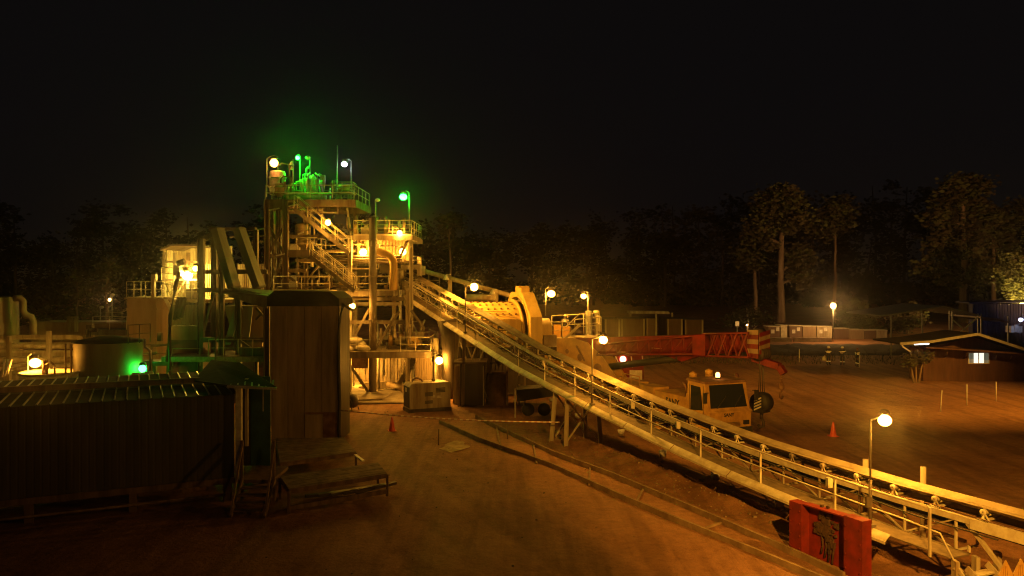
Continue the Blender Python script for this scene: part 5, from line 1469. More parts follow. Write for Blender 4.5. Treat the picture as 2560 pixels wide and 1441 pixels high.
bl = (hdv - tc_).length
bz = lambda a: 3.98 + (4.78 - 3.98) * (a - .6) / (bl - .6)
sp = MB()
for o in (.45, -.45):
    sp.prism([B(-2.9, o, 1.75), B(-2.9, o, 4.25), B(-1.6, o, 4.38), B(-.3, o, 4.15), B(.9, o, 3.35), B(2.1, o, 2.1), B(2.1, o, 1.75)], sd * .06)
sp.build('turret_plate', 'yellow', cr)
mb = MB(); mb.prism([B(-2.6, -.4, 1.5), B(2.0, -.4, 1.5), B(2.0, .4, 1.5), B(-2.6, .4, 1.5)], V((0, 0, .7))); mb.prism([B(-3.4, -1.1, 1.9), B(-2.5, -1.1, 1.9), B(-2.5, 1.1, 1.9), B(-3.4, 1.1, 1.9)], V((0, 0, 1.3))); mb.build('counterweight', 'yellow', cr)
for a, z, r in ((-.9, 3.2, .22), (.55, 2.6, .34), (-2.0, 3.5, .15)): MB().tube(B(a, .515, z), B(a, .53, z), r, n=16).build('turret_hole', 'rust', cr)
MB().beam(B(-1.2, .53, 3.9), B(-.5, .53, 3.0), .05, .12).build('turret_bar', 'rust', cr)
bm2 = MB()
for a0, a1, w_, h_ in ((-1.4, bl - 2.0, .38, .52), (bl - 2.05, bl - .3, .32, .44)):
    rows = []
    for a in (a0, a1):
        z = bz(a); rows.append([B(a, w_, z + h_), B(a, w_, z - h_ * .6), B(a, w_ * .5, z - h_), B(a, -w_ * .5, z - h_), B(a, -w_, z - h_ * .6), B(a, -w_, z + h_)])
    bm2.sweep(rows)
for a in (bl - 2.1,): bm2.prism([B(a, -.42, bz(a) - .58), B(a, .42, bz(a) - .58), B(a, .42, bz(a) + .58), B(a, -.42, bz(a) + .58)], u * .12)
bm2.build('boom', 'red', cr)
jb = MB()
N_ = 11
def ju(a): return B(a, .82, bz(a) + .06 + .055 * a)
def jl(a): return B(a, .82, bz(a) - .50 + .0 * a)
ua, la, ul, ll_ = ju(1.0), jl(.7), ju(8.2), jl(7.8)
jb.tube(ua, ul, .055, n=8); jb.tube(la, ll_, .055, n=8)
for k in range(9):
    t0_, t1_ = k / 9, (k + .5) / 9
    jb.tube(la.lerp(ll_, t0_), ua.lerp(ul, t1_), .03, n=6); jb.tube(ua.lerp(ul, t1_), la.lerp(ll_, (k + 1) / 9), .03, n=6)
ub, lb_ = B(1.2, .5, bz(1) + .15), B(8.0, .5, bz(8) + .5); jb.tube(ub, lb_, .045, n=8)
for k in range(7): jb.tube(ub.lerp(lb_, k / 7), ua.lerp(ul, (k + .3) / 7), .025, n=6)
jb.prism([B(7.6, .9, bz(7.6) - .55), B(8.4, .9, bz(8.4) - .58), B(8.4, .9, bz(8.4) + .55), B(7.6, .9, bz(7.6) + .5)], -sd * .05)
for k in range(4):
    a = 8.5 + .62 * k
    jb.beam(B(a, .8, bz(a) - .62), B(a + .5, .75, bz(a) + .62), .09); jb.beam(B(a + .55, .8, bz(a) - .6), B(a + .1, .75, bz(a) + .62), .07)
jb.tube(B(8.2, .82, bz(8) + .6), B(10.9, .75, bz(10) + .62), .06, n=8); jb.tube(B(8.0, .82, bz(8) - .58), B(10.9, .75, bz(10) - .62), .06, n=8)
jb.build('jib', 'red', cr)
text_mesh('SANY', .28, 'white', 'boom_lettering', cr, (0, 0, 0), (1, 0, 0), (0, 0, 1))
lt = bpy.data.objects['boom_lettering']; a_ = B(4.6, .40, bz(4.6) - .15)
lt.parent = cr
loc_, rz__ = ROOTS[cr.as_pointer()]
Rm = Matrix((u, UP, u.cross(UP))).transposed().to_4x4()
lt.data.transform(Matrix.Rotation(-rz__, 4, 'Z') @ Matrix.Translation(-loc_) @ Matrix.Translation(a_) @ Rm)
# boom head with striped plates, pulley, lower arm
hh = bl - .3
mb = MB(); mb.m = 0
for k in range(6):
    mb.m = k % 2; z0 = bz(hh) - .75 + .24 * k
    mb.prism([B(hh - .45, .55, z0), B(hh + .18, .55, z0), B(hh + .18, .55, z0 + .24), B(hh - .45, .55, z0 + .24)], -sd * .04)
for k in range(5):
    mb.m = k % 2; z0 = bz(hh) - .55 + .22 * k
    mb.prism([B(hh + .22, .5, z0), B(hh + .22, -.5, z0 + .12), B(hh + .22, -.5, z0 + .34), B(hh + .22, .5, z0 + .22)], u * .03)
mb.build('striped_plate', ['red', 'tank'], cr)
mb = MB()
for o in (-.3, -.1, .1, .3): mb.lathe(B(hh + .05, o, bz(hh) - .55), [(.05, -.04), (.36, -.05), (.3, 0), (.36, .05), (.05, .04)], 18, sd)
mb.lathe(B(hh - .1, 0, bz(hh) + .45), [(.05, -.3), (.3, -.3), (.3, .3), (.05, .3)], 16, sd); mb.build('sheave', 'darksteel', cr)
mb = MB(); p = B(hh - .4, 0, bz(hh) - .8); q = B(hh + 1.05, 0, bz(hh) - 1.12); mb.beam(p, q, .34, .34); mb.beam(q - UP * .0, q + u * .25 - UP * .35, .3, .3); mb.beam(B(7.2, .1, bz(7) - .62), p, .06, .05); mb.build('head_arm', 'red', cr)
mb = MB(); p0, p1 = B(1.1, 0, 2.75), B(6.1, 0, 3.62); mb.tube(p0, p1, .2, n=14); mb.tube(p1, p1 + (p1 - p0).normalized() * .3, .11, n=12); mb.tube(p1 - (p1 - p0).normalized() * .08, p1 + (p1 - p0).normalized() * .02, .23, n=14); mb.build('luffing_cylinder', 'black', cr)
mb = MB(); mb.prism([B(5.0, -.2, bz(5) - .48), B(8.0, -.2, bz(8) - .52), B(6.4, -.2, bz(6.4) - .95)], sd * .4); mb.build('cylinder_bracket', 'red', cr)
hb = B(hh + .05, 0, 0); hbz = zT(982, hb.y)
mb = MB()
for o in (-.3, -.12, .12, .3): mb.tube(B(hh + .05 + o * .3, o, bz(hh) - .7), V((hb.x + sd.x * o, hb.y + sd.y * o, hbz - .2)), .022, n=6)
mb.build('hoist_rope', 'darksteel', cr)
mb = MB(); mb.lathe(V((hb.x, hb.y, hbz - .5)), [(.05, -.34), (.5, -.34), (.55, 0), (.5, .34), (.05, .34)], 20, sd); mb.prism([V((hb.x, hb.y, hbz - .1)) + sd * .36 - u * .2, V((hb.x, hb.y, hbz - .1)) + sd * .36 + u * .2, V((hb.x, hb.y, hbz - 1.0)) + sd * .36 + u * .3, V((hb.x, hb.y, hbz - 1.0)) + sd * .36 - u * .3], -sd * .72)
hk = mb.build('hook_block', 'black', cr)
mb = MB()
for k in range(4): z = hbz - .45 - .15 * k; c = V((hb.x, hb.y, z)) + sd * .37; mb.prism([c - u * .2, c + u * .2 + UP * .2, c + u * .2 + UP * .28, c - u * .2 + UP * .08], sd * .012)
mb.build('warning_stripe', 'white', hk)
mb = MB(); c = V((hb.x, hb.y, hbz - 1.0)); mb.tube(c, c - UP * .35, .09); mb.path([c - UP * .3 + u * 0, c - UP * .5 + u * .12, c - UP * .72 + u * .1, c - UP * .8 - u * .08, c - UP * .66 - u * .2], .08, 8); mb.build('hook', 'darksteel', hk)
q2 = q + u * .1
mb = MB(); x_ = V((q2.x, q2.y, 0))
for k in range(7): z = q2.z - .35 - .13 * k; mb.lathe(x_ + UP * z, [(.05, -.03), (.09, -.03), (.09, .03), (.05, .03), (.05, -.03)], 10, u if k % 2 else sd)
mb.lathe(x_ + UP * (q2.z - 1.0), [(.02, .2), (.14, .1), (.14, -.1), (.05, -.2)], 12)
mb.path([x_ + UP * (q2.z - 1.2), x_ + UP * (q2.z - 1.32) + sd * .13, x_ + UP * (q2.z - 1.52) + sd * .13, x_ + UP * (q2.z - 1.6) - sd * .02, x_ + UP * (q2.z - 1.5) - sd * .15], .055, 8)
mb.build('auxiliary_hook', 'rust', cr)

# ------------------------------------------------------------------ parked truck behind the crane
tk = thing('parked_truck', 'dark truck seen behind the crane boom with one red lamp lit', 'truck', V((xz(1574, 55), 55, 0)), math.radians(-8))
mb = MB(); mb.bx(-.95, .95, -.1, 3.4, 1.2, 2.85); mb.build('box_body', 'redbox', tk, **LB)
mb = MB(); mb.bx(-.9, .9, 3.5, 5.3, .8, 2.6); mb.build('cab', 'redbox', tk, **LB)
mb = MB(); mb.bx(-.95, .95, -.2, 5.2, .85, 1.15); mb.bx(-.95, .95, -.28, -.12, .62, .85); mb.build('chassis', 'darksteel', tk, **LB)
for x in (-.75, .75):
    for y in (.8, 4.3):
        mb = MB(); mb.lathe(V((x, y, .45)), [(.05, -.15), (.42, -.15), (.45, 0), (.42, .15), (.05, .15)], 18, V((1, 0, 0))); mb.build('wheel', 'black', tk, **LB)
mb = MB(); mb.lathe(V((-.45, -.14, 2.55)), [(.02, .02), (.20, 0), (.22, -.05), (.02, -.05)], 14, V((0, 1, 0))); mb.build('tail_lamp', 'l_tail', tk, **LB)
mb = MB(); mb.beam((-.95, -.13, 2.75), (-.6, -.13, 1.9), .06); mb.beam((.1, -.13, 2.75), (.2, -.13, 2.0), .06); mb.beam((.85, -.13, 2.8), (.88, -.13, 2.2), .05); mb.build('reflective_strip', 'reflect', tk, **LB)
mb = MB(); mb.bx(.0, .85, -.13, -.105, 1.0, 1.8); mb.build('tail_gate', 'white', tk, **LB)


# ------------------------------------------------------------------ people (skin modifier, converted to meshes)
def make_person(loc, rz, label, pose, helmet='helmet', group=None, root=None, vest='full', scale=1.0):
    """pose: dict of joint offsets; figure faces local -y"""
    J = {'pel': (0, 0, .95), 'sp': (0, 0, 1.12), 'ch': (0, -.01, 1.36), 'nk': (0, -.01, 1.50), 'hd': (0, -.02, 1.60), 'tp': (0, -.02, 1.70)}
    for s_, n_ in ((-1, 'l'), (1, 'r')):
        J['hip' + n_] = (s_ * .10, 0, .90); J['kn' + n_] = (s_ * .12, -.02, .50); J['an' + n_] = (s_ * .13, .02, .09); J['to' + n_] = (s_ * .15, -.17, .04)
        J['sh' + n_] = (s_ * .19, 0, 1.42); J['el' + n_] = (s_ * .26, .02, 1.14); J['wr' + n_] = (s_ * .27, -.06, .90); J['ha' + n_] = (s_ * .27, -.08, .80)
    J.update(pose)
    Rr = {'pel': .15, 'sp': .14, 'ch': .165, 'nk': .065, 'hd': .09, 'tp': .075, 'hip': .10, 'kn': .075, 'an': .055, 'to': .045, 'sh': .075, 'el': .055, 'wr': .042, 'ha': .04}
    names = list(J); idx = {n_: i for i, n_ in enumerate(names)}
    ed = [('pel', 'sp'), ('sp', 'ch'), ('ch', 'nk'), ('nk', 'hd'), ('hd', 'tp')]
    for n_ in 'lr': ed += [('pel', 'hip' + n_), ('hip' + n_, 'kn' + n_), ('kn' + n_, 'an' + n_), ('an' + n_, 'to' + n_), ('ch', 'sh' + n_), ('sh' + n_, 'el' + n_), ('el' + n_, 'wr' + n_), ('wr' + n_, 'ha' + n_)]
    me = bpy.data.meshes.new('body_skeleton'); me.from_pydata([J[n_] for n_ in names], [(idx[a], idx[b_]) for a, b_ in ed], [])
    o = bpy.data.objects.new('body_skeleton', me); COL.objects.link(o)
    o.modifiers.new('skin', 'SKIN'); o.modifiers.new('sub', 'SUBSURF').levels = 2
    for n_ in names:
        r = Rr.get(n_, Rr.get(n_[:-1], .05)); sv = me.skin_vertices[0].data[idx[n_]]
        sv.radius = (r * (.8 if n_ in ('ch', 'sp', 'pel') else 1), r); sv.use_root = n_ == 'pel'
    dg = bpy.context.evaluated_depsgraph_get(); dg.update()
    nm = bpy.data.meshes.new_from_object(o.evaluated_get(dg)); bpy.data.objects.remove(o)
    nm.name = 'person'; nm.materials.clear()
    for m_ in ('cloth', 'skin'): nm.materials.append(M[m_])
    hdp = V(J['hd'])
    for p in nm.polygons:
        c = p.center; p.use_smooth = True
        p.material_index = 1 if c.z > J['nk'][2] + .01 and (V(c) - hdp).length < .3 or min((V(c) - V(J['hal'])).length, (V(c) - V(J['har'])).length) < .09 else 0
    if root is None:
        b_ = bpy.data.objects.new('person', nm); COL.objects.link(b_); b_.location = loc; b_.rotation_euler = (0, 0, rz); b_.scale = (scale,) * 3
        tag(b_, label, 'person', group)
    else:
        b_ = bpy.data.objects.new('body', nm); COL.objects.link(b_); b_.parent = root
    # face, fingers, helmet, bands
    f = MB(); h_ = hdp
    f.sphere(h_ + V((0, -.105, .0)), .018, 8, 6); f.sphere(h_ + V((-.035, -.09, .03)), .012, 6, 5); f.sphere(h_ + V((.035, -.09, .03)), .012, 6, 5)
    f.sphere(h_ + V((-.095, .0, .0)), .022, 6, 5); f.sphere(h_ + V((.095, 0, 0)), .022, 6, 5)
    for n_ in 'lr':
        w_, a_ = V(J['wr' + n_]), V(J['ha' + n_]); d = (a_ - w_).normalized(); sx = -1 if n_ == 'l' else 1
        for k in range(4): q = a_ + V((0, -.03 + .02 * k, 0)) + d * .02; f.path([q, q + d * .05, q + d * .085 + V((-sx * .015, 0, 0))], .009, 5)
        f.path([a_ + V((0, -.03, 0)) - d * .03, a_ + V((-sx * .01, -.06, 0)) + d * .02], .010, 5)
    f.build('face_and_fingers', 'skin', b_)
    m = MB(); m.lathe(h_ + V((0, 0, .04)), [(.16, 0), (.125, .02), (.12, .07), (.09, .12), (.03, .145), (.01, .147)], 18); m.prism([h_ + V((-.1, -.1, .035)), h_ + V((.1, -.1, .035)), h_ + V((.07, -.2, .03)), h_ + V((-.07, -.2, .03))], V((0, 0, .015))); m.build('helmet', helmet, b_)
    m = MB()
    if vest:
        for t_, r in ((.25, .165), (.75, .19)):
            c = V(J['sp']).lerp(V(J['ch']), t_); m.lathe(c, [(r + .005, -.04), (r + .014, -.04), (r + .014, .04), (r + .005, .04)], 18)
        for n_ in 'lr':
            if vest == 'full':
                a, b2 = V(J['kn' + n_]), V(J['an' + n_]); c = a.lerp(b2, .35); m.lathe(c, [(.08, -.05), (.09, -.05), (.09, .05), (.08, .05)], 12, b2 - a)
            a, b2 = V(J['sh' + n_]), V(J['el' + n_]); c = a.lerp(b2, .5); m.lathe(c, [(.078, -.025), (.086, -.025), (.086, .025), (.078, .025)], 12, b2 - a)
        m.build('reflective_band', 'reflect', b_)
    return b_


gp = G(2071, 913)
make_person(gp, .2, 'leftmost of the three workers at the yard edge, carrying a pale bag', {'ell': (-.3, .0, 1.15), 'wrl': (-.33, -.05, .92), 'hal': (-.34, -.06, .82)}, group='workers standing at the edge of the yard')
make_person(G(2106, 914), -.5, 'middle one of the three workers, with pale helmet and two bright leg bands', {'elr': (.3, -.1, 1.2), 'wrr': (.12, -.26, 1.18), 'har': (.05, -.28, 1.2)}, group='workers standing at the edge of the yard')
make_person(G(2143, 918), .9, 'rightmost of the three workers, turned sideways with a stick in hand', {'knl': (-.12, -.12, .5), 'anl': (-.12, -.08, .09), 'tol': (-.13, -.26, .04), 'knr': (.12, .08, .5), 'anr': (.12, .16, .1), 'tor': (.13, -.01, .04)}, group='workers standing at the edge of the yard', helmet='helmetdark')
make_person(cz + V((.37, -.93, 0)) * -1.65 + V((.93, .37, 0)) * 1.62 + UP * 1.38, .3, 'worker in dark helmet standing on the far step of the crane cab', {}, helmet='helmetdark', vest='half')
mb = MB(); p = G(2062, 912); mb.lathe(p + UP * .55, [(.01, -.2), (.22, -.18), (.26, .05), (.14, .2), (.02, .32)], 12); single(mb, 'carry_bag', 'bag', 'pale bag held by the leftmost worker of the three', 'bag', loc=p)
mb = MB(); p = G(2148, 919); mb.tube(p, p + V((.06, 0, 1.15)), .035); single(mb, 'walking_stick', 'white', 'pale stick held upright by the rightmost worker', 'stick', loc=p)
pr_ = make_person((0, 0, 0), 0, '', {}, root=PLATW)

# ------------------------------------------------------------------ right background
hs = thing('site_house', 'low dark house with white gable trim and a lit curtained window at right', 'house', G(2400, 948)); y0 = 63.0
zf_, ze_, zr_ = 0, zT(862, y0), zT(834, y0)
hx0, hxr, hx1 = xz(2308, y0), xz(2444, y0), xz(2590, y0)
wz = zT(872, y0)
mb = MB(); mb.bx(hx0, hx1 + 4, y0, y0 + 2.2, -.1, wz); mb.prism([V((hx0, y0 + .02, wz)), V((hx1, y0 + .02, wz)), V((hxr, y0 + .02, zr_ - .2))], V((0, 2.1, 0))); mb.build('wall', 'housewall', hs)
eL, eR, rg = P(2250, 858, y0 - 2.2), P(2600, 885, y0 - 2.0), P(2444, 834, y0 - 2.2)
bend = P(2325, 853, y0 - 2.2)
mb = MB(); mb.prism([eL, bend, rg, eR, eR - UP * .12, rg - UP * .12, bend - UP * .12, eL - UP * .12], V((0, 4.6, 0))); mb.build('roof', 'roofdark', hs)
mb = MB()
for a, b_ in ((eL, bend), (bend, rg), (rg, eR)): mb.beam(a + V((0, -.06, -.05)), b_ + V((0, -.06, -.05)), .05, .2)
mb.build('fascia', 'trim', hs)
mb = MB(); gx0, gx1 = xz(2315, y0 - 1.5), hx1 + 1; mb.prism([V((gx0, y0 - 1.5, zT(871, y0 - 1.5))), V((gx1, y0 - 1.5, zT(893, y0 - 1.5))), V((gx1, y0 - 1.5, zT(888, y0 - 1.5))), V((gx0, y0 - 1.5, zT(868, y0 - 1.5)))], V((0, 1.5, 0))); mb.build('awning', 'housewall', hs)
wx0, wx1 = xz(2421, y0), xz(2471, y0); wz0, wz1 = zT(908, y0), zT(883, y0)
mb = MB(); mb.bx(wx0 - .06, wx1 + .06, y0 - .05, y0 - .005, wz0 - .06, wz0); mb.bx(wx0 - .06, wx1 + .06, y0 - .05, y0 - .005, wz1, wz1 + .06); mb.bx(wx0 - .06, wx0, y0 - .05, y0 - .005, wz0, wz1); mb.bx(wx1, wx1 + .06, y0 - .05, y0 - .005, wz0, wz1); mb.bx((wx0 + wx1) / 2 - .03, (wx0 + wx1) / 2 + .03, y0 - .05, y0 - .005, wz0, wz1); wf = mb.build('window', 'white', hs)
mb = MB(); mb.bx(wx0 + .42, wx1 - .36, y0 - .012, y0 - .004, wz0, wz1); mb.build('lit_pane', 'l_win', wf)
curt = mat('curtain_cloth', (.45, .5, .42), (.3, .34, .28), 6, .9); curt.node_tree.nodes['Principled BSDF'].inputs['Emission Color'].default_value = (.6, .7, .5, 1); curt.node_tree.nodes['Principled BSDF'].inputs['Emission Strength'].default_value = .16
mb = MB(); mb.corr(V((wx0, y0 - .012, wz0)), V((.41, 0, 0)), V((0, 0, wz1 - wz0)), 4, -.02); mb.corr(V((wx1 - .35, y0 - .012, wz0)), V((.35, 0, 0)), V((0, 0, wz1 - wz0)), 4, -.02); mb.build('curtain', curt, wf)
mb = MB(); mb.tube(P(2286, 861, y0 - 2), P(2322, 860, y0 - 2), .06); mb.build('tube_light', 'l_tube', hs)
mb = MB(); mb.path([P(2254, 861, y0 - 2.2), P(2258, 868, y0 - 2), P(2276, 880, y0 - 1), P(2279, 895, y0 - .6)], .06); mb.build('down_pipe', 'white', hs)
mb = MB()
for px in (2318, 2362, 2410, 2520):
    a = P(px, 890 + (px - 2300) * .06, y0 - .05); mb.path([a, a + V((-.1, -.5, .25)), a + V((-.35, -1.0, .5))], .05, 6)
mb.build('awning_bracket', 'wood', hs)
mb = MB(); mb.beam(P(2491, 890, y0 - .2), G(2491, 945), .09); mb.build('veranda_post', 'galv', hs)
mb = MB(); p = G(2516, 948); mb.box(p + UP * .35, (.8, .5, .7)); mb.box(p + V((.35, -.3, .5)), (.12, .1, .5)); single(mb, 'storage_box', 'bag', 'pale box standing on the ground outside the house wall', 'box')
mb = MB(); p = G(2357, 938); mb.lathe(p, [(.16, 0), (.2, .5), (.1, .62), (.02, .7)], 12); single(mb, 'plant_pot', 'steel', 'grey bin outside the house left of the lit window', 'bin')
# open shelter with braced posts behind the house
shl = thing('open_shelter', 'open roofed shelter on thin posts with a large cross brace behind the house', 'shelter', P(2330, 840, 84)); y0 = 84
mb = MB(); mb.prism([P(2205, 789, 84), P(2360, 765, 84), P(2450, 788, 84), P(2450, 791, 84), P(2360, 769, 84), P(2205, 792, 84)], V((0, 9, 0))); mb.build('roof', 'galv', shl)
mb = MB(); mb.prism([P(2452, 792, 83), P(2490, 796, 83), P(2526, 806, 83), P(2526, 808, 83), P(2452, 796, 83)], V((0, 6, 0))); mb.build('side_roof', 'corr', shl)
for px in (2228, 2306, 2374, 2381, 2445, 2453, 2520):
    mb = MB(); mb.beam((xz(px, 84.2), 84.2, 0), P(px, 791 - 14 * max(0, 1 - abs(px - 2370) / 150), 84.2), .12); mb.build('post', 'galv', shl)
mb = MB(); mb.beam(P(2382, 800, 84.1), P(2424, 836, 84.1), .12); mb.beam(P(2445, 794, 84.1), P(2392, 838, 84.1), .12); mb.build('cross_brace', 'white', shl)
bs = thing('blue_shed', 'dark blue sheet clad shed at the right edge behind the house', 'shed', P(2500, 830, 92))
mb = MB(); mb.bx(xz(2436, 93), xz(2640, 93), 93, 94.2, -.1, zT(760, 93)); mb.corr((xz(2432, 92.9), 92.9, 0), (xz(2640, 92.9) - xz(2432, 92.9), 0, 0), (0, 0, zT(760, 92.9)), 30, -.08); mb.build('wall', 'blue', bs)
mb = MB(); mb.prism([V((xz(2425, 92), 92.2, zT(760, 92))), V((xz(2650, 92), 92.2, zT(757, 92))), V((xz(2650, 92), 95, zT(757, 92) + .1)), V((xz(2425, 92), 95, zT(760, 92) + .1))], V((0, 0, .15))); mb.build('roof', 'blue', bs)
mb = MB(); mb.bx(xz(2528, 88), xz(2556, 88), 88, 89, zT(832, 88), zT(816, 88)); mb.bx(xz(2538, 87.8), xz(2544, 87.8), 87.8, 88, zT(830, 88), zT(812, 88)); single(mb, 'white_crate', 'white', 'pale crates lit white at the right edge behind the house roof', 'crate')
wall_lamp('assumed cool white lamp hidden behind the house roof by the blue shed', P(2552, 800, 86), P(2575, 790, 92), 'l_cool', .28)  # unseen lamp assumed from the bluish light around the shed
pole_lamp('assumed strong warm lamp hidden behind the blue shed lighting the yellow tree', P(2556, 764, 112), G(2570, 846), 'l_tree', .55)  # unseen lamp assumed from the brightly lit tree
# row of site boxes under the forest lamp
cols = ['container', 'container', 'cream', 'container', 'cream', 'container', 'tank', 'cream2']
bxs = [(1922, 1950, 818, 'container', 'dark box with pale top, left end of the box row'), (1952, 1968, 815, 'cream2', 'bright narrow box beside the dark tree stump'), (1974, 2005, 816, 'container', 'low brown box with papers on its top in the box row'), (2007, 2040, 817, 'tank', 'brown box directly below the forest lamp, left half'), (2042, 2080, 818, 'cream', 'pale box directly below the forest lamp'), (2086, 2122, 823, 'container', 'dark box right of the forest lamp pole'), (2124, 2160, 826, 'tank', 'dull box in the right half of the row below the bush'), (2162, 2190, 827, 'container', 'small dark box next to the last one of the row'), (2192, 2218, 827, 'cream', 'pale square box ending the row at its right')]
for x0_, x1_, pt, m_, lab in bxs:
    Yb = 106 if x0_ < 2080 else 108
    t = thing('site_box', lab, 'box', V((xz((x0_ + x1_) / 2, Yb), Yb, 0)), group='row of site boxes at the forest edge')
    mb = MB(); mb.bx(xz(x0_, Yb), xz(x1_, Yb), Yb, Yb + 2.2, 0, zT(pt, Yb)); mb.build('box_body', m_, t)
    mb = MB(); mb.bx(xz(x0_, Yb) - .05, xz(x1_, Yb) + .05, Yb - .06, Yb + 2.25, zT(pt, Yb), zT(pt, Yb) + .1); mb.build('lid', 'cream2', t)
    if x0_ in (1922, 1974, 2042):
        mb = MB()
        for k in range(2): mb.bx(xz(x0_ + 6 + 12 * k, Yb), xz(x0_ + 14 + 12 * k, Yb), Yb - .05, Yb - .01, .9 + .3 * k, 1.4 + .3 * k)
        mb.build('notice', 'white', t)
mb = MB()
for a, b_ in ((1912, 1980), (1986, 2080)): mb.bx(xz(a, 103), xz(b_, 103), 103, 103.5, 0, .55)
single(mb, 'concrete_barrier', 'concrete', 'low pale concrete barriers on the ground before the box row', 'barrier')
# dim shipping containers behind the crane
for i, (x0_, x1_, pt, lab) in enumerate(((1512, 1550, 799, 'dim container farthest left behind the mill platform'), (1553, 1612, 798, 'long dim container with pale doors behind the crane boom'), (1616, 1642, 797, 'narrow dark container in the middle behind the crane boom'), (1668, 1706, 798, 'dim container right of the gap behind the crane boom'), (1712, 1758, 800, 'rightmost dim container behind the crane boom'))):
    Yb = 100 + i; t = thing('shipping_container', lab, 'container', V((xz((x0_ + x1_) / 2, Yb), Yb, 0)), group='dim containers behind the crane')
    mb = MB(); mb.bx(xz(x0_, Yb), xz(x1_, Yb), Yb, Yb + 6, .1, zT(pt, Yb)); mb.corr((xz(x0_, Yb), Yb - .02, .2), (xz(x1_, Yb) - xz(x0_, Yb), 0, 0), (0, 0, zT(pt, Yb) - .35), 8, -.05); mb.build('body', 'container', t)
    mb = MB()
    for x in (xz(x0_, Yb) + .1, xz(x1_, Yb) - .1): mb.bx(x - .1, x + .1, Yb - .1, Yb - .0, .05, zT(pt, Yb) + .02)
    mb.build('corner_post', 'cream', t)
t = thing('far_gantry', 'faint pale roof beam on posts behind the dim containers', 'gantry', V((xz(1622, 112), 112, 0)))
mb = MB(); mb.prism([P(1572, 778, 112), P(1672, 779, 112), P(1676, 786, 112), P(1572, 784, 112)], V((0, 2, 0))); mb.build('roof_beam', 'cream', t)
for px in (1576, 1640, 1680):
    mb = MB(); mb.beam((xz(px, 112), 112, 0), (xz(px, 112), 112, zT(782, 112)), .25); mb.build('post', 'cream', t)
for i, (px, py, lab) in enumerate(((1733, 819, 'small white square sign above the crane boom, left one'), (1843, 810, 'small white square sign left of the tiny white lamp'))):
    t = thing('square_sign', lab, 'sign', G(px, 850), group='white square signs'); Yq = 8 * 2000 / 150
    mb = MB(); p = P(px, py, Yq); mb.box(p, (.5, .04, .65)); mb.build('panel', 'white', t)
    mb = MB(); mb.tube(G(px, 850), p - UP * .3 + V((0, .05, 0)), .04); mb.build('post', 'galv', t)
pole_lamp('tiny white lamp above the boom head in the distance', P(1868, 813, 104), G(1868, 854), 'l_warm', .13)
# dark grass bank behind the workers
bk = MB(); nx_, ny_ = 70, 14
for j in range(ny_ + 1):
    for i in range(nx_ + 1):
        px = 1560 + i * 14.6; t_ = j / ny_; Y = 84 + 14 * t_
        z = .16 + (.22 * math.sin(PI * t_) + .45 * noise.noise(V((i * .37, j * .6, 2))) * math.sin(PI * t_) ** .5 + .2 * noise.noise(V((i * 1.3, j * 1.1, 5)))) * min(1, i / 10, (nx_ - i) / 6 + .2) - (.2 if j in (0, ny_) else 0)
        bk.v.append(V((xz(px, Y), Y, z - .06)))
for j in range(ny_):
    for i in range(nx_): a = j * (nx_ + 1) + i; bk.face([a, a + 1, a + nx_ + 2, a + nx_ + 1], True)
tag(bk.build('terrain', 'mud'), kind='structure')
# ------------------------------------------------------------------ trees
def leaf_cloud(mb, blobs, n, size, rs, clump=14):
    tot = sum(b_[3] * b_[4] ** 2 for b_ in blobs)
    for (cx, cy, czz, rx, rz) in blobs:
        k = max(1, int(n * rx * rz ** 2 / tot / clump)) if tot else 1
        k = max(1, int(n * (rx * rx * rz) / sum(b_[3] * b_[3] * b_[4] for b_ in blobs) / clump))
        for _ in range(k):
            a = rs.uniform(0, 2 * PI); ph = math.acos(rs.uniform(-1, 1)); rr = rs.uniform(.35, 1.0) ** .6
            c = V((cx + rx * rr * math.sin(ph) * math.cos(a), cy + rx * rr * math.sin(ph) * math.sin(a), czz + rz * rr * math.cos(ph)))
            mb.m = rs.choice((0, 0, 1))
            sg = rs.uniform(.5, 1.0) * size * 2.2
            for _ in range(clump):
                p = c + V((rs.gauss(0, sg), rs.gauss(0, sg), rs.gauss(0, sg * .55)))
                d = V((rs.gauss(0, 1), rs.gauss(0, 1), rs.gauss(0, .6))).normalized(); x, y, z = basis(d); s_ = size * rs.uniform(.5, 1.15)
                mb.quad(p - x * s_, p + y * s_ * .55, p + x * s_, p - y * s_ * .55)


def make_tree(label, base, trunk_top, r0, blobs, n, size, seed, group='forest trees behind the yard', mats=('leaf', 'leaf2'), limbs=True, name='forest_tree'):
    """blobs in local metres: (x, y, z, radius, half height)"""
    rs = random.Random(seed); t = thing(name, label, 'tree', base, group=group)
    mb = MB(); pts, rr = [], []
    for k in range(8):
        f = k / 7; pts.append(V((rs.gauss(0, .12) * (k > 0), rs.gauss(0, .12), trunk_top * f - (.2 if k == 0 else 0)))); rr.append(r0 * (1.25 if k == 0 else 1) * (1 - .62 * f))
    mb.path(pts, r0, 8, rr)
    if limbs:
        for (cx, cy, czz, rx, rz) in blobs:
            f = max(.3, min(.98, (czz - rz * .7) / trunk_top)); a = pts[0].lerp(pts[-1], f)
            e_ = V((cx, cy, czz)); mid_ = a.lerp(e_, .5) + V((rs.gauss(0, .4), rs.gauss(0, .4), .3))
            mb.path([a, mid_, e_], .1, 6, [r0 * .42, r0 * .28, r0 * .12])
            for _ in range(2):
                q = e_ + V((rs.gauss(0, rx * .5), rs.gauss(0, rx * .5), rs.gauss(0, rz * .4))); mb.path([mid_, q], .05, 5, [r0 * .2, r0 * .07])
    mb.build('trunk', 'bark', t, local=True)
    mb = MB(); leaf_cloud(mb, blobs, n, size, rs); mb.build('crown', list(mats), t, local=True)
    return t


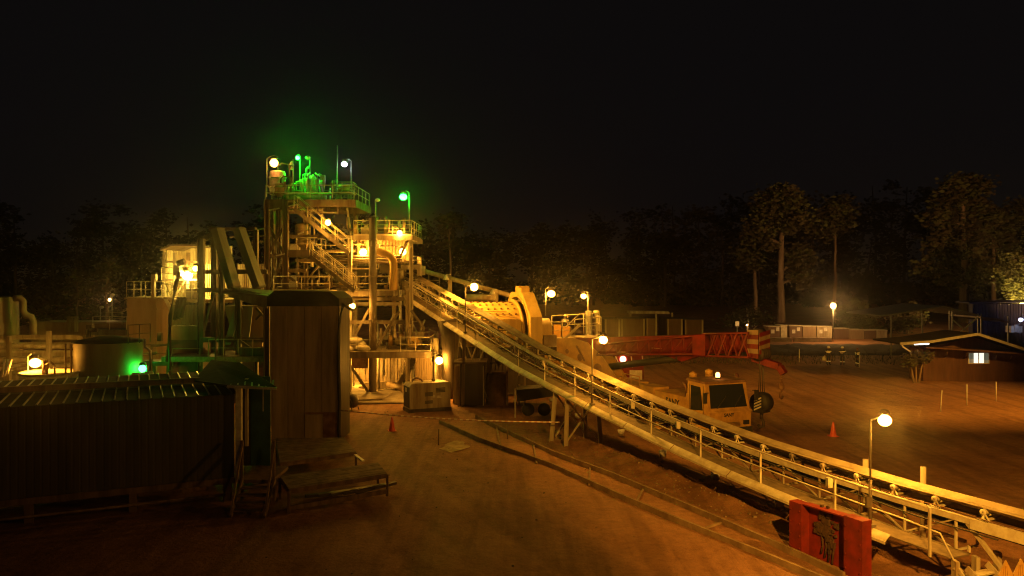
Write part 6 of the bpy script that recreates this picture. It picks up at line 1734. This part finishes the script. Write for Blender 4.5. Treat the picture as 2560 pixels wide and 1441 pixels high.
def blobs_px(Y, basepx, lst):
    """blobs given as pixel centre and radii at distance Y -> local metres"""
    k = Y / F
    return [((px - basepx) * k, dy, zT(py, Y), rx * k, rz * k) for px, py, rx, rz, dy in lst]


def tree_at(label, basepx, Y, toppy, r0, lst, n, size, seed, **kw):
    return make_tree(label, V((xz(basepx, Y), Y, 0)), zT(toppy, Y), r0, blobs_px(Y, basepx, lst), n, size, seed, **kw)


tree_at('tall tree with thick pale trunk and high broken crown, left of the forest lamp', 1953, 150, 480, .75, [(1935, 515, 50, 34, 0), (1985, 525, 38, 32, 2), (1910, 560, 32, 30, 1), (1975, 560, 40, 26, -2), (2000, 650, 30, 40, 1), (1890, 590, 26, 26, 2), (1955, 485, 34, 20, 0), (2005, 690, 24, 26, 0), (1930, 610, 24, 22, 2)], 5200, .55, 1)
tree_at('slimmer tree with pale trunk standing left of the thick trunked tree', 1888, 158, 600, .48, [(1885, 600, 30, 40, 0), (1868, 640, 22, 26, 1), (1905, 650, 22, 24, 0), (1885, 660, 30, 18, -1)], 2400, .5, 2)
tree_at('thin trunked tree directly above the forest lamp', 2087, 165, 560, .4, [(2085, 545, 34, 40, 0), (2110, 520, 26, 30, 2), (2064, 575, 22, 26, 1)], 1900, .55, 3)
tree_at('tall bushy tree with thick reddish trunk behind the house', 2408, 150, 460, .8, [(2410, 480, 55, 40, 0), (2370, 540, 42, 40, 2), (2450, 545, 45, 42, 1), (2345, 610, 34, 34, 0), (2400, 610, 50, 40, -2), (2330, 665, 28, 24, 1), (2455, 650, 40, 40, 3), (2385, 690, 44, 24, 0), (2440, 460, 40, 22, 2)], 6500, .55, 4)
tree_at('dark tree right of the thick reddish trunk, reaching the frame edge', 2482, 158, 520, .5, [(2490, 560, 44, 50, 0), (2530, 610, 40, 50, 3), (2478, 690, 32, 30, 0), (2545, 540, 30, 40, 0)], 3000, .55, 5)
tree_at('brightly lit yellow tree at the right edge above the blue shed', 2545, 118, 650, .4, [(2548, 690, 40, 46, 0), (2525, 720, 22, 40, -1.5), (2560, 745, 34, 30, -1), (2540, 650, 24, 16, 1), (2580, 700, 24, 40, 0)], 6500, .30, 6, mats=('leaf2', 'leaf2'))
tree_at('faint tall thin tree with a small tuft crown beyond the tower', 1125, 150, 560, .3, [(1130, 550, 22, 16, 0), (1118, 575, 14, 14, 1), (1140, 565, 12, 14, 0), (1115, 610, 12, 10, 0)], 900, .5, 7)
tree_at('faint bare tree with crooked pale limbs left of the square bin', 268, 88, 655, .22, [(262, 680, 26, 20, 0), (280, 655, 20, 16, 0), (245, 700, 20, 16, 1), (272, 720, 22, 20, 0)], 500, .25, 8)
tree_at('faint bent thin tree farther left above the basin wall', 195, 86, 690, .16, [(188, 690, 24, 20, 0), (205, 720, 18, 18, 0), (225, 740, 24, 22, 0), (170, 745, 20, 20, 1)], 500, .25, 9)
# undergrowth and bushes at the forest edge
def bush(label, px, Y, lst, n, size, seed, mats=('leaf', 'leaf2'), group='bushes at the forest edge'):
    t = thing('bush', label, 'bush', V((xz(px, Y), Y, 0)), group=group); rs = random.Random(seed)
    bl_ = blobs_px(Y, px, lst)
    mb = MB()
    for b_ in bl_: mb.path([V((b_[0] * .3, 0, -.1)), V((b_[0] * .7, b_[1], b_[2] * .6)), V(b_[:3])], .08, 5, [.1, .07, .03])
    mb.build('stem', 'bark', t, local=True)
    mb = MB(); leaf_cloud(mb, bl_, n, size, rs, 12); mb.build('foliage', list(mats), t, local=True); return t


bush('large lit bush below right of the forest lamp', 2135, 115, [(2135, 785, 38, 26, 0), (2165, 795, 26, 20, 0), (2105, 805, 26, 14, -1.5), (2150, 765, 24, 16, 1), (2180, 815, 24, 12, 0), (2120, 815, 40, 10, -2)], 3600, .24, 21, mats=('leaf2', 'leaf'))
bush('dim green shrub under the house veranda', 2290, 62, [(2290, 895, 22, 16, 0), (2310, 888, 16, 14, 0), (2275, 908, 14, 10, 0)], 900, .14, 22)
bush('low dark bush between the box row and the shelter', 2260, 118, [(2260, 800, 40, 24, 0), (2225, 815, 26, 16, 0), (2300, 790, 36, 30, 3)], 1800, .3, 23)
bush('dim bush left of the thick pale trunk', 1870, 130, [(1870, 790, 34, 20, 0), (1910, 800, 26, 14, 0), (1835, 800, 26, 16, 1)], 1500, .3, 24)
for i, (px, Y, lab) in enumerate(((110, 92, 'faint bush far left behind the basin'), (230, 90, 'faint undergrowth below the bare trees'))):
    bush(lab, px, Y, [(px, 780, 50, 24, 0), (px + 40, 790, 34, 16, 1), (px - 40, 790, 30, 18, 0)], 900, .28, 30 + i, group='faint bushes behind the basin')
# dark forest wall : uncountable far trees as one mass
fw = MB(); rs = random.Random(77)
for k in range(84):
    Y = rs.uniform(225, 270); px = -150 + k * 34 + rs.uniform(-20, 20); top = rs.uniform(440, 600) if px > 1300 else rs.uniform(500, 640)
    h_ = zT(top, Y); x = xz(px, Y)
    fw.m = 2; fw.path([V((x, Y, 0)), V((x + rs.gauss(0, .4), Y, h_ * .5)), V((x + rs.gauss(0, .6), Y, h_ * .92))], .4, 6, [.5, .36, .15])
    bl_ = [(x + rs.gauss(0, 2.2), Y + rs.gauss(0, 1.5), h_ * rs.uniform(.25, .97), rs.uniform(2, 4.2), rs.uniform(1.6, 3.4)) for _ in range(9)]
    bl_ += [(x + rs.gauss(0, 4), Y + rs.gauss(0, 2), rs.uniform(1.5, 6), rs.uniform(2.5, 4), rs.uniform(2, 4)) for _ in range(3)]
    leaf_cloud(fw, bl_, 1100, .8, rs, 12)
M['leaf_far'] = mat('leaf_far', (.05, .038, .018), (.03, .024, .012), .35, .8)
M['bark_far'] = mat('bark_far', (.10, .07, .05), (.06, .04, .03), 1.5, .9)
tag(fw.build('far_forest', ['leaf_far', 'leaf_far', 'bark_far']), 'dark forest wall of tall trees far behind the plant', 'forest', kind='stuff')

# the house lot's dark weeds along the yard edge (uncountable)
gz = MB(); rs = random.Random(5)
for k in range(2600):
    px = rs.uniform(1620, 2560); py = rs.uniform(868, 912) + (18 * max(0, (px - 2200) / 360)) ; p = G(px, py)
    if 2055 < px < 2155 and py > 905: continue
    h_ = rs.uniform(.15, .5); a = rs.uniform(0, PI); d = V((math.cos(a), math.sin(a), 0)) * .04
    tip = p + V((rs.gauss(0, .12), rs.gauss(0, .12), h_)); gz.quad(p - d, p + d, tip)
tag(gz.build('weeds', 'leaf'), 'dark weeds and grass along the far edge of the yard', 'grass', kind='stuff')
# ------------------------------------------------------------------ haze added for lamp halos
hz = MB(); hz.bx(-1000, 1000, -80, 1700, -1.2, 60)
hm = bpy.data.materials.new('bloom_haze'); hm.use_nodes = True; hn = hm.node_tree
for n in list(hn.nodes): hn.nodes.remove(n)
ho = hn.nodes.new('ShaderNodeOutputMaterial'); hv = hn.nodes.new('ShaderNodeVolumePrincipled')
hv.inputs['Color'].default_value = (.8, .78, .76, 1); hv.inputs['Density'].default_value = .0006; hv.inputs['Anisotropy'].default_value = .96
hn.links.new(hv.outputs[0], ho.inputs['Volume'])
tag(hz.build('haze', hm), 'thin haze added to stand in for lens bloom around the lamps', 'haze', kind='stuff')
